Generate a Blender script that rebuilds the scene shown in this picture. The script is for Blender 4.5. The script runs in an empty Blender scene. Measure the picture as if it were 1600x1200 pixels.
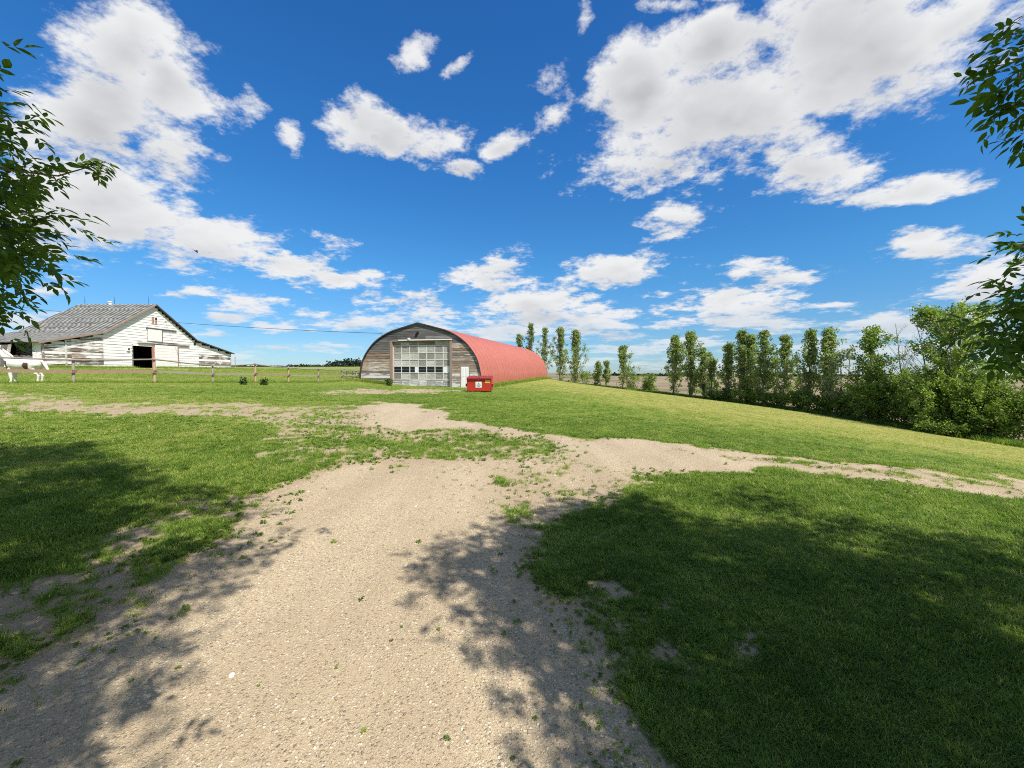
import bpy, bmesh, math, random
import numpy as np
from mathutils import Vector, Matrix, Euler

random.seed(7)
RNG = np.random.default_rng(7)
SC = bpy.context.scene
COL = SC.collection
R = math.radians

# ------------------------------------------------------------------ camera
CAM_H, FPX, PITCH = 1.65, 640.0, R(2.0)
cam_d = bpy.data.cameras.new('camera')
cam = bpy.data.objects.new('camera', cam_d)
COL.objects.link(cam)
cam.location = (0, 0, CAM_H)
cam.rotation_euler = (R(90) - PITCH, 0, 0)
cam_d.sensor_width = 36
cam_d.lens = FPX / 1600 * 36
cam_d.clip_start = 0.05
cam_d.clip_end = 30000
SC.camera = cam

SUN_AZ, SUN_EL = R(42), R(52)            # azimuth: to the right of straight behind the camera
SUN_V = np.array([math.sin(SUN_AZ) * math.cos(SUN_EL), -math.cos(SUN_AZ) * math.cos(SUN_EL), math.sin(SUN_EL)])

VS = SC.view_settings
VS.view_transform = 'Standard'
VS.look = 'None'
VS.gamma = 1.0
VS.exposure = 0.50
VS.use_curve_mapping = False
SC.cycles.max_bounces = 4
SC.cycles.diffuse_bounces = 2
SC.cycles.transparent_max_bounces = 6
SC.cycles.use_denoising = False
SC.cycles.filter_width = 1.05

F_ = np.array([0, math.cos(PITCH), -math.sin(PITCH)])
U_ = np.array([0, math.sin(PITCH), math.cos(PITCH)])
X_ = np.array([1.0, 0, 0])
CAMP = np.array([0, 0, CAM_H])


def ray(px, py):
    return F_ + (px - 800) / FPX * X_ + (600 - py) / FPX * U_


def at(px, py, Y):
    d = ray(px, py)
    return CAMP + d * (Y / d[1])


def to_px(P):
    P = np.asarray(P, float) - CAMP
    f = P @ F_
    f = np.where(np.abs(f) < 1e-6, 1e-6, f)
    return 800 + FPX * P[..., 0] / f, 600 - FPX * (P @ U_) / f, f


# ------------------------------------------------------------------ node helpers
class NT:
    def __init__(s, tree):
        s.t = tree

    def n(s, typ, **kw):
        nd = s.t.nodes.new(typ)
        ins = kw.pop('ins', {})
        for k, v in kw.items():
            setattr(nd, k, v)
        for k, v in ins.items():
            s.set(nd, k, v)
        return nd

    def set(s, nd, k, v):
        sock = nd.inputs[k]
        if isinstance(v, bpy.types.NodeSocket):
            s.t.links.new(v, sock)
        else:
            sock.default_value = v

    def math(s, op, a, b=0.0, c=0.0, clamp=False):
        nd = s.n('ShaderNodeMath', operation=op, use_clamp=clamp)
        s.set(nd, 0, a)
        s.set(nd, 1, b)
        if op in ('MULTIPLY_ADD', 'SMOOTH_MIN', 'SMOOTH_MAX'):
            s.set(nd, 2, c)
        return nd.outputs[0]

    def vmath(s, op, a, b=None, scale=None):
        nd = s.n('ShaderNodeVectorMath', operation=op)
        s.set(nd, 0, a)
        if b is not None:
            s.set(nd, 1, b)
        if scale is not None:
            s.set(nd, 'Scale', scale)
        return nd.outputs['Value'] if op in ('LENGTH', 'DOT_PRODUCT', 'DISTANCE') else nd.outputs[0]

    def noise(s, vec, scale, detail=4, rough=0.55, dist=0.0, out='Fac'):
        nd = s.n('ShaderNodeTexNoise')
        if vec is not None:
            s.set(nd, 'Vector', vec)
        s.set(nd, 'Scale', scale)
        s.set(nd, 'Detail', detail)
        s.set(nd, 'Roughness', rough)
        s.set(nd, 'Distortion', dist)
        return nd.outputs[0] if out == 'Fac' else nd.outputs[1]

    def voro(s, vec, scale, feature='F1', rnd=1.0):
        nd = s.n('ShaderNodeTexVoronoi', feature=feature)
        s.set(nd, 'Vector', vec)
        s.set(nd, 'Scale', scale)
        s.set(nd, 'Randomness', rnd)
        return nd

    def mix(s, f, a, b, mode='MIX'):
        nd = s.n('ShaderNodeMix', data_type='RGBA', blend_type=mode)
        s.set(nd, 0, f)
        for i, v in ((6, a), (7, b)):
            if not isinstance(v, bpy.types.NodeSocket) and len(v) == 3:
                v = (*v, 1)
            s.set(nd, i, v)
        return nd.outputs[2]

    def step(s, v, a, b, lo=0.0, hi=1.0, smooth=True):
        nd = s.n('ShaderNodeMapRange', interpolation_type='SMOOTHSTEP' if smooth else 'LINEAR')
        s.set(nd, 0, v)
        s.set(nd, 1, a)
        s.set(nd, 2, b)
        s.set(nd, 3, lo)
        s.set(nd, 4, hi)
        return nd.outputs[0]

    def ramp(s, f, stops):
        nd = s.n('ShaderNodeValToRGB')
        el = nd.color_ramp.elements
        while len(el) < len(stops):
            el.new(0.5)
        for e, (p, c) in zip(el, stops):
            e.position = p
            e.color = (*c, 1)
        s.set(nd, 0, f)
        return nd.outputs[0]

    def attr(s, name, typ='GEOMETRY', out='Fac'):
        nd = s.n('ShaderNodeAttribute', attribute_name=name, attribute_type=typ)
        return nd.outputs[out]

    def bump(s, h, strength=0.3, dist=0.02):
        nd = s.n('ShaderNodeBump')
        s.set(nd, 'Height', h)
        s.set(nd, 'Strength', strength)
        s.set(nd, 'Distance', dist)
        return nd.outputs[0]


def new_mat(name):
    m = bpy.data.materials.new(name)
    m.use_nodes = True
    t = NT(m.node_tree)
    b = m.node_tree.nodes['Principled BSDF']
    return m, t, b


# ------------------------------------------------------------------ world: sky with cumulus
def build_world():
    w = bpy.data.worlds.new('World')
    SC.world = w
    w.use_nodes = True
    nt = w.node_tree
    t = NT(nt)
    bg = nt.nodes['Background']
    # --- fine cloud structure: one group, looked up twice ----------------------
    g = bpy.data.node_groups.new('cloud_billows', 'ShaderNodeTree')
    g.interface.new_socket('Dir', in_out='INPUT', socket_type='NodeSocketVector')
    g.interface.new_socket('Billow', in_out='OUTPUT', socket_type='NodeSocketFloat')
    g.interface.new_socket('Body', in_out='OUTPUT', socket_type='NodeSocketFloat')
    gt = NT(g)
    gi, go = gt.n('NodeGroupInput'), gt.n('NodeGroupOutput')
    d = gi.outputs[0]
    sep = gt.n('ShaderNodeSeparateXYZ', ins={0: d})
    dz = gt.math('MAXIMUM', sep.outputs[2], 0.0)
    # cloud-layer coordinates: features shrink towards the horizon
    P = gt.vmath('SCALE', d, scale=gt.math('DIVIDE', 1.0, gt.math('ADD', dz, 0.22)))
    P = gt.vmath('MULTIPLY', P, (1.0, 1.0, 1.9))
    big = gt.noise(P, 3.4, 3, 0.55)
    fine = gt.noise(P, 11.0, 6, 0.70)
    hz = gt.noise(gt.vmath('MULTIPLY', d, (5.0, 5.0, 46.0)), 1.0, 5, 0.62)
    fb = gt.math('MULTIPLY_ADD', gt.math('SUBTRACT', big, 0.5), 1.75, gt.math('MULTIPLY', gt.math('SUBTRACT', fine, 0.5), 1.75))
    # flat streets of small cloud low over the horizon
    low = gt.step(dz, 0.17, 0.04)
    fb = gt.math('MULTIPLY_ADD', low, gt.math('MULTIPLY', fb, -0.35), fb)
    fb = gt.math('MULTIPLY_ADD', gt.math('SUBTRACT', hz, 0.5), gt.math('MULTIPLY', low, 3.2), fb)
    g.links.new(fb, go.inputs[0])
    body = gt.math('MULTIPLY_ADD', gt.math('SUBTRACT', big, 0.5), 2.1, gt.math('MULTIPLY', gt.math('SUBTRACT', fine, 0.5), 0.45))
    body = gt.math('MULTIPLY_ADD', gt.math('SUBTRACT', hz, 0.5), gt.math('MULTIPLY', low, 2.4), body)
    g.links.new(body, go.inputs[1])
    # --- where the heaps of cloud stand -----------------------------------------
    tc = t.n('ShaderNodeTexCoord')
    D = t.vmath('NORMALIZE', tc.outputs['Generated'])
    sp = t.n('ShaderNodeSeparateXYZ', ins={0: D})
    DZ = t.math('MAXIMUM', sp.outputs[2], 0.0)
    BL = [  # cumulus heaps: centre x, y, half width, half height, tilt
        (1330, 70, 270, 120, -14), (1130, 150, 210, 120, -12), (1010, 120, 95, 95, 0), (1030, 255, 130, 62, -8),
        (1260, 255, 120, 62, 6), (1120, 60, 120, 60, 0), (1500, 30, 200, 70, -20), (1040, 5, 70, 22, 0), (1130, -5, 55, 14, 0),
        (1075, 345, 82, 24, -12), (1040, 370, 40, 18, -20), (1430, 295, 105, 22, -12), (1450, 382, 95, 27, -4),
        (1535, 440, 75, 32, -8), (1212, 432, 92, 19, 2), (1150, 475, 118, 34, 3), (1180, 505, 120, 22, 0),
        (968, 424, 85, 24, -4), (893, 452, 45, 14, -25), (775, 434, 58, 36, 0), (850, 482, 125, 36, 6), (640, 470, 75, 17, 0),
        (650, 497, 85, 15, 0), (1395, 508, 110, 30, 0), (930, 505, 80, 22, 8), (1030, 462, 20, 10, 0),
        (600, 200, 92, 42, 14), (585, 165, 45, 22, 20), (660, 235, 36, 34, 45), (715, 275, 28, 12, 15), (665, 78, 32, 26, -30), (728, 98, 22, 14, -30),
        (860, 128, 30, 24, 30), (862, 185, 34, 20, -40), (795, 232, 34, 20, -20), (895, 40, 15, 26, 20), (385, 152, 30, 22, 35), (455, 205, 26, 16, 40),
        (210, 70, 130, 120, 25), (150, 190, 150, 100, 0), (270, 140, 90, 60, 30), (265, 245, 85, 45, 25), (190, 340, 200, 64, 8), (330, 372, 130, 52, 10),
        (440, 405, 110, 42, 12), (530, 437, 80, 18, 10), (60, 330, 110, 80, 0), (95, 428, 44, 14, 0), (80, 459, 34, 9, 0),
        (293, 458, 40, 13, 0), (400, 478, 62, 14, 3), (482, 490, 36, 12, 0), (60, 500, 70, 14, 0), (355, 497, 30, 8, 0),
        (150, 300, 160, 60, 10), (560, 505, 60, 13, 0), (720, 500, 60, 16, 0), (1500, 500, 120, 30, 0), (800, 515, 90, 18, 0),
        (330, 522, 46, 9, 0), (430, 515, 60, 9, 0), (520, 540, 70, 8, 0), (420, 545, 80, 8, 0), (985, 545, 70, 10, 0), (1100, 540, 80, 10, 0), (1280, 540, 70, 10, 0), (1300, 478, 34, 10, 0), (1060, 505, 50, 14, 0),
    ]
    # heaps are placed on the plane tangent to the sky at the horizon ahead
    PW = t.vmath('SCALE', D, scale=t.math('DIVIDE', 1.0, t.math('ADD', DZ, 0.22)))
    warp = t.vmath('SUBTRACT', t.noise(PW, 3.2, 2, 0.5, out='Color'), (0.5, 0.5, 0.5))
    wsc = t.vmath('SCALE', warp, scale=t.math('MULTIPLY_ADD', DZ, 0.26, 0.03))
    inv2 = t.math('DIVIDE', 1.0, t.math('MAXIMUM', t.vmath('DOT_PRODUCT', D, tuple(F_)), 0.12))
    hu = t.math('MULTIPLY', sp.outputs[0], inv2)
    hv = t.math('MULTIPLY', t.vmath('DOT_PRODUCT', D, tuple(U_)), inv2)
    cmb = t.n('ShaderNodeCombineXYZ', ins={0: hu, 1: hv, 2: 1.0})
    h = t.vmath('ADD', cmb.outputs[0], t.vmath('MULTIPLY', wsc, (1.0, 1.0, 0.0)))
    m = m2 = None
    for k, (cx, cy, rx, ry, rot) in enumerate(BL):
        cu, cv = (cx - 800) / FPX, (600 - cy) / FPX
        soft = 0.30 if rx * ry < 1300 else 0.14 if rx * ry < 4200 else 0.0      # small clouds are wisps
        a, b = rx * (1 + soft) / FPX, ry * (1 + soft) / FPX
        ca, sa = math.cos(R(-rot)), math.sin(R(-rot))
        if m is not None and k % 4 == 0:     # a vanishing link keeps the nodes in sequence (the shader stack is small)
            h = t.vmath('ADD', h, t.math('MULTIPLY', m2, 1e-7))
        q1 = t.vmath('DOT_PRODUCT', h, (ca / a, sa / a, -(ca * cu + sa * cv) / a))
        q2 = t.vmath('DOT_PRODUCT', h, (-sa / b, ca / b, -(-sa * cu + ca * cv) / b))
        q = t.math('MULTIPLY_ADD', q2, q2, t.math('MULTIPLY_ADD', q1, q1, soft))
        qs = t.math('MULTIPLY_ADD', q2, 0.7, q)          # the same heap seen from a little higher up
        m = q if m is None else t.math('MINIMUM', m, q)
        m2 = qs if m2 is None else t.math('MINIMUM', m2, qs)
    m2 = t.math('ADD', m2, 0.1225)
    gen = t.step(t.noise(PW, 0.75, 1, 0.5), 0.34, 0.60, -0.75, 0.75, smooth=False)  # unseen cloud cover outside the view, raised to whiten the fill in shadows
    front = t.step(t.vmath('DOT_PRODUCT', D, tuple(F_)), 0.36, 0.52)
    LOW = t.step(DZ, 0.15, 0.035)

    def bias(mm):
        bl = t.math('MULTIPLY', t.math('MAXIMUM', t.math('SUBTRACT', 0.95, t.math('POWER', t.math('MAXIMUM', mm, 0.0), 0.5)), -0.70), 0.86)
        bb = t.math('ADD', t.math('MULTIPLY', bl, front), t.math('MULTIPLY', gen, t.math('SUBTRACT', 1.0, front)))
        return t.math('MAXIMUM', bb, t.math('MULTIPLY_ADD', LOW, 0.98, -0.85))
    g1 = t.n('ShaderNodeGroup', node_tree=g, ins={'Dir': D})
    d1 = t.math('ADD', bias(m), g1.outputs[0])
    up = t.vmath('NORMALIZE', t.vmath('ADD', D, (0.015, -0.010, 0.050)))
    up = t.vmath('ADD', up, t.math('MULTIPLY', d1, 1e-7))
    g2 = t.n('ShaderNodeGroup', node_tree=g, ins={'Dir': up})
    d2 = t.math('ADD', bias(m2), g2.outputs[1])
    ds = t.math('ADD', bias(m), g1.outputs[1])
    alpha = t.math('POWER', t.step(d1, -0.07, 0.45), 0.95)
    lit = t.math('SUBTRACT', ds, d2)
    thick = t.step(ds, 0.12, 1.05)
    high = t.step(sp.outputs[2], 0.10, 0.62, 0.50, 1.15)
    shade = t.math('SUBTRACT', t.math('MULTIPLY', thick, high), t.math('MULTIPLY', lit, 0.75))
    shade = t.math('ADD', shade, 0.05, clamp=True)
    ccol = t.ramp(shade, [(0.0, (9.4, 9.5, 9.6)), (0.35, (8.1, 8.2, 8.4)), (0.75, (6.7, 6.8, 7.0)), (1.0, (5.5, 5.6, 5.9))])
    # --- clear sky ----------------------------------------------------------------
    sky = t.n('ShaderNodeTexSky', sky_type='NISHITA', sun_disc=False)
    sky.sun_elevation = SUN_EL
    sky.sun_rotation = math.pi - SUN_AZ
    sky.altitude = 600
    sky.air_density = 1.0
    sky.dust_density = 0.2
    sky.ozone_density = 2.0
    tint = t.ramp(DZ, [(0.0, (0.62, 0.90, 1.30)), (0.08, (0.58, 0.95, 1.30)), (0.22, (0.46, 1.14, 1.58)), (0.45, (0.36, 1.16, 1.86)), (0.75, (0.31, 1.08, 1.94))])
    clear = t.mix(1.0, sky.outputs[0], tint, 'MULTIPLY')
    # clouds low over the horizon are seen through more air
    hz2 = t.step(sp.outputs[2], 0.0, 0.16, 0.55, 1.0)
    final = t.mix(t.math('MULTIPLY', alpha, hz2), clear, ccol)
    nt.links.new(final, bg.inputs[0])
    bg.inputs[1].default_value = 0.065
    w.cycles.sampling_method = 'NONE'


build_world()

sun_d = bpy.data.lights.new('sun', 'SUN')
sun_d.energy = 4.9
sun_d.angle = R(0.55)
sun_d.color = (1.0, 0.935, 0.83)
sun = bpy.data.objects.new('sun', sun_d)
COL.objects.link(sun)
sun.location = (10, -10, 30)
sun.rotation_euler = Vector(SUN_V).to_track_quat('Z', 'Y').to_euler()

# ------------------------------------------------------------------ numpy noise
def _hash(ix, iy, seed):
    h = (ix.astype(np.int64) * 374761393 + iy.astype(np.int64) * 668265263 + seed * 1442695041) & 0x7fffffff
    h = ((h ^ (h >> 13)) * 1274126177) & 0x7fffffff
    return ((h ^ (h >> 16)) & 0xffff) / 65535.0


def vnoise(x, y, seed=0):
    ix, iy = np.floor(x), np.floor(y)
    fx, fy = x - ix, y - iy
    fx, fy = fx * fx * (3 - 2 * fx), fy * fy * (3 - 2 * fy)
    a, b = _hash(ix, iy, seed), _hash(ix + 1, iy, seed)
    c, d = _hash(ix, iy + 1, seed), _hash(ix + 1, iy + 1, seed)
    return a + (b - a) * fx + (c - a) * fy + (a - b - c + d) * fx * fy


def fbm(x, y, octv=4, seed=0):
    s, amp, tot = 0.0, 1.0, 0.0
    for o in range(octv):
        s = s + amp * vnoise(x * 2 ** o + 17.3 * o, y * 2 ** o - 9.1 * o, seed + o)
        tot += amp
        amp *= 0.55
    return s / tot


def sstep(v, a, b):
    t = np.clip((v - a) / (b - a), 0, 1)
    return t * t * (3 - 2 * t)


# ------------------------------------------------------------------ terrain
CP = np.array([
    (0, 0, 0), (-3, 5, 0), (3, 5, -.08), (0, 10, .0), (-6, 8, .08), (-3, 0, 0), (3, 0, -.05), (0, -6, 0), (-8, -6, .1), (8, -6, -.4), (-4, 16, .06), (-3, 22, .05),
    (-24.1, 22.5, .95), (-27, 23, .86), (-22.5, 25.8, .8), (-21, 28.8, .75), (-19.8, 31.6, .6), (-18.6, 34, .57), (-17.3, 36.7, .5), (-15.3, 41, .55),
    (-14.8, 39.5, .5), (-12.2, 39.2, .22), (-9, 38, .08), (-5, 37.2, .02), (-2.4, 31, -.02), (-2.8, 37.5, .0), (-27.6, 15, 1.0), (-13.5, 10.8, .4), (-20, 10, .8),
    (-41, 47, 1.82), (-41, 36, 1.84), (-41, 60, 1.8), (-45, 28, 1.75), (-34, 40, 1.45), (-30, 30, 1.2), (-32, 52, 1.5), (-22, 50, 1.15), (-55, 45, 2.0), (-55, 70, 2.1), (-35, 75, 1.9),
    (0, 45, .06), (4, 60, .1), (6.4, 74, .05), (-8, 82, .8), (-20, 62, 1.2), (-10, 60, .4),
    (12, 8.5, -.75), (5.5, 4.5, -.16), (7, 10, -.30), (29, 25, -2.75), (27, 36.5, -2.25), (24, 43, -1.95), (20.5, 52, -1.65), (11.5, 75, -1.1), (30, 17, -2.9), (15, 20, -1.15), (10, 35, -.48), (14, 50, -.85),
    (8, 22, -.35), (22, 10, -1.9), (38, 28, -3.6), (36, 50, -3.6), (24, 85, -2.7), (30, 0, -2.6), (6, 90, -.6),
    (-60, 100, 2.3), (-20, 110, 1.9), (45, 110, -5.0), (10, 120, -2.2), (80, 60, -6.0), (80, 10, -6.0), (-60, 0, 1.8), (-60, -50, 1.5), (0, -60, -.5), (60, -50, -5),
], float)


def _tps(r2):
    return np.where(r2 > 1e-9, r2 * np.log(r2 + 1e-12), 0.0)


def _solve():
    n = len(CP)
    A = np.zeros((n + 3, n + 3))
    d2 = ((CP[:, None, :2] - CP[None, :, :2]) ** 2).sum(-1)
    A[:n, :n] = _tps(d2) + np.eye(n) * 6.0
    A[:n, n] = 1
    A[:n, n + 1:] = CP[:, :2]
    A[n:, :n] = A[:n, n:].T
    return np.linalg.solve(A, np.concatenate([CP[:, 2], np.zeros(3)]))


TW = _solve()


def terrain(x, y):
    x = np.asarray(x, float)
    y = np.asarray(y, float)
    sh = x.shape
    x, y = x.ravel(), y.ravel()
    r = np.hypot(x, y)
    k = np.minimum(1.0, 130.0 / np.maximum(r, 1e-6))       # clamp the spline's argument
    xs, ys = x * k, y * k
    z = np.full_like(x, TW[-3]) + TW[-2] * xs + TW[-1] * ys
    for i in range(len(CP)):
        z += TW[i] * _tps((xs - CP[i, 0]) ** 2 + (ys - CP[i, 1]) ** 2)
    az = np.arctan2(x, y)
    s = 0.0034 + (-0.0150 - 0.0034) * sstep(az, R(-14), R(10))
    s = np.where(np.abs(az) > R(120), s * (1 - sstep(np.abs(az), R(120), R(180)) * .9), s)
    zf = CAM_H + s * np.minimum(r, 2500) - 0.006 * np.maximum(r - 2500, 0)
    zf += np.sin(x * .011 + 1.0) * np.cos(y * .009) * np.clip((r - 200) / 400, 0, 1) * .9
    f = sstep(r, 90, 260)
    z = z * (1 - f) + zf * f
    z += (fbm(x * .55, y * .55, 3, 5) - .5) * .07 * (1 - sstep(r, 40, 120))
    return z.reshape(sh)


def tz(x, y):
    return float(terrain(np.array([x]), np.array([y]))[0])


def hit(px, py):
    d = ray(px, py)
    t = np.geomspace(0.5, 400, 1200)
    P = CAMP + d * t[:, None]
    below = P[:, 2] < terrain(P[:, 0], P[:, 1])
    i = int(np.argmax(below)) if below.any() else len(t) - 1
    return P[i]


def sdf(poly, x, y):
    """signed distance in plan, negative inside"""
    poly = np.asarray(poly, float)
    d = np.full(x.shape, 1e18)
    inside = np.zeros(x.shape, bool)
    n = len(poly)
    for i in range(n):
        a, b = poly[i], poly[(i + 1) % n]
        ex, ey = b - a
        wx, wy = x - a[0], y - a[1]
        t = np.clip((wx * ex + wy * ey) / (ex * ex + ey * ey + 1e-12), 0, 1)
        d = np.minimum(d, (wx - ex * t) ** 2 + (wy - ey * t) ** 2)
        c = ((a[1] <= y) & (b[1] > y)) | ((b[1] <= y) & (a[1] > y))
        xx = a[0] + (y - a[1]) / (ey if abs(ey) > 1e-12 else 1e-12) * ex
        inside ^= c & (x < xx)
    return np.where(inside, -1, 1) * np.sqrt(d)


def plan(pts, before=(), after=()):
    return list(before) + [tuple(hit(*p)[:2]) for p in pts] + list(after)


_drive_far = [hit(1600, 784)[:2], hit(1600, 752)[:2]]
G_MAIN = plan([(0, 1055), (60, 1010), (180, 935), (300, 862), (390, 785), (470, 738), (560, 712), (600, 690), (540, 668), (470, 652), (540, 638), (600, 629), (660, 632), (700, 648),
               (800, 669), (900, 681), (1100, 699), (1300, 722), (1600, 753)],
              before=[(-3.2, -6), (-3.0, 0.4)],
              after=[(26, 13.4), (26, 10.5)] + plan([(1600, 781), (1300, 745), (1100, 736), (985, 739), (945, 762), (900, 792), (850, 830), (850, 880), (905, 940), (965, 1005), (1035, 1110), (1080, 1200)]) + [(.72, .6), (.8, -6)])
G_PATCH = [
    (plan([(600, 672), (740, 670), (860, 684), (900, 700), (860, 720), (760, 736), (640, 728), (560, 712)]), .46, .9),
    (plan([(400, 652), (560, 648), (600, 690), (590, 725), (470, 742), (400, 735), (360, 700)]), .47, 1.0),
    (plan([(120, 622), (300, 629), (420, 631), (560, 638), (540, 664), (330, 657), (120, 649), (0, 646)], before=[(-26, 16)]), .55, 1.0),
    (plan([(0, 900), (120, 838), (250, 782), (330, 768), (410, 775), (330, 850), (180, 935), (0, 1060)], before=[(-8, 2.0)]), .56, 1.0),
    (plan([(985, 754), (915, 788), (850, 830), (845, 880), (900, 945), (960, 1010), (1070, 1200), (1230, 1200), (1180, 1080), (1140, 980), (1110, 900), (1060, 835), (1020, 785)], after=[(1.25, 0.6), (.7, .6)]), .55, 1.1),
    (plan([(700, 735), (760, 722), (880, 718), (950, 735), (900, 775), (820, 800), (740, 790)]), .74, .8),
    (plan([(1040, 710), (1150, 713), (1300, 727), (1500, 749), (1600, 762), (1600, 770), (1500, 757), (1300, 735), (1150, 722)]), .58, .12),
    (plan([(470, 613), (560, 607), (700, 608), (745, 611), (640, 616), (540, 618)]), .62, .6),
    ([(-40.9, 36), (-39, 40), (-37, 45), (-36.5, 50), (-37, 56), (-41, 60), (-41.3, 47)], .75, 1.5),
    (plan([(880, 742), (820, 745), (760, 760), (740, 790), (820, 800), (880, 780)]), .60, .8),
]


def gravel_field(x, y):
    r = np.hypot(x, y)
    soft = .30 + .060 * r
    wob = (fbm(x * 1.1, y * 1.1, 3, 21) - .5) * soft * 2.0
    g = 1 - sstep(sdf(G_MAIN, x, y) + wob, -soft * .6, soft * .6)
    for poly, val, k in G_PATCH:
        w = 1 - sstep(sdf(poly, x, y) + wob, -soft * k, soft * k)
        g = g * (1 - w) + val * w
    return np.clip(g, 0, 1)


def grass_cover(x, y):
    """1 where turf stands, 0 on bare gravel, clumpy between"""
    g = gravel_field(x, y)
    n = fbm(x * 1.1, y * 1.1, 3, 33)
    n2 = fbm(x * 4.2, y * 4.2, 3, 47)
    n3 = vnoise(x * 13.0, y * 13.0, 51)
    v = g + (n - .5) * .50 + (n2 - .5) * .66 + (n3 - .5) * .40
    return np.where(g > .985, 0.0, 1 - sstep(v, .30, .72))


def row_x(Y):
    """tree row on the right: plan line X(Y)"""
    return np.interp(Y, [0, 17, 25, 36.5, 43, 52, 75, 95], [33.5, 30.6, 29.0, 26.8, 24.2, 20.6, 11.6, 5.5])


def dryness(x, y):
    r = np.hypot(x, y)
    lawn = sstep(x - np.interp(y, [0, 8, 12, 22, 30, 40], [40, 12, 6, 1.5, 0, -2]), -2.5, 10) * sstep(y, 5, 8)
    d = .16 + .56 * lawn * sstep(r, 8, 24) + (fbm(x * .25, y * .25, 4, 3) - .5) * .55
    off = x - row_x(np.clip(y, 0, 95)) + (fbm(x * .12, y * .12, 2, 13) - .5) * 2.5
    d += .13 * lawn * sstep(r, 9, 18) * np.sin(off * 2 * math.pi / 1.9)      # mower passes along the tree row
    left = sstep(-x, 3, 9) * sstep(r, 9, 14)
    d += left * .16
    strip = np.exp(-((np.hypot(x + 9, (y - 27)) - 0) / 7.0) ** 2)
    d -= .45 * strip
    return np.clip(d, 0, 1)


# ------------------------------------------------------------------ mesh helpers
def tag(o, label=None, cat=None, group=None, kind=None):
    if label:
        o['label'] = label
    if cat:
        o['category'] = cat
    if group:
        o['group'] = group
    if kind:
        o['kind'] = kind
    return o


def empty(name, loc, rz=0.0):
    o = bpy.data.objects.new(name, None)
    COL.objects.link(o)
    o.location = loc
    o.rotation_euler = (0, 0, rz)
    o.empty_display_size = .3
    return o


def link_mesh(name, me, m, parent=None):
    o = bpy.data.objects.new(name, me)
    COL.objects.link(o)
    if m is not None and not me.materials:
        me.materials.append(m)
    if parent is not None:
        o.parent = parent
    return o


def mesh_np(name, V, Fc, m, parent=None, attrs=None, smooth=False):
    """V (n,3), Fc (k,3|4) arrays"""
    V = np.asarray(V, np.float32)
    Fc = np.asarray(Fc, np.int32)
    me = bpy.data.meshes.new(name)
    me.vertices.add(len(V))
    me.vertices.foreach_set('co', V.ravel())
    k = Fc.shape[1]
    me.loops.add(Fc.size)
    me.loops.foreach_set('vertex_index', Fc.ravel())
    me.polygons.add(len(Fc))
    me.polygons.foreach_set('loop_start', np.arange(0, Fc.size, k, dtype=np.int32))
    if smooth:
        me.polygons.foreach_set('use_smooth', np.ones(len(Fc), bool))
    for an, av in (attrs or {}).items():
        a = me.attributes.new(an, 'FLOAT', 'POINT')
        a.data.foreach_set('value', np.asarray(av, np.float32))
    me.update(calc_edges=True)
    return link_mesh(name, me, m, parent)


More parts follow.
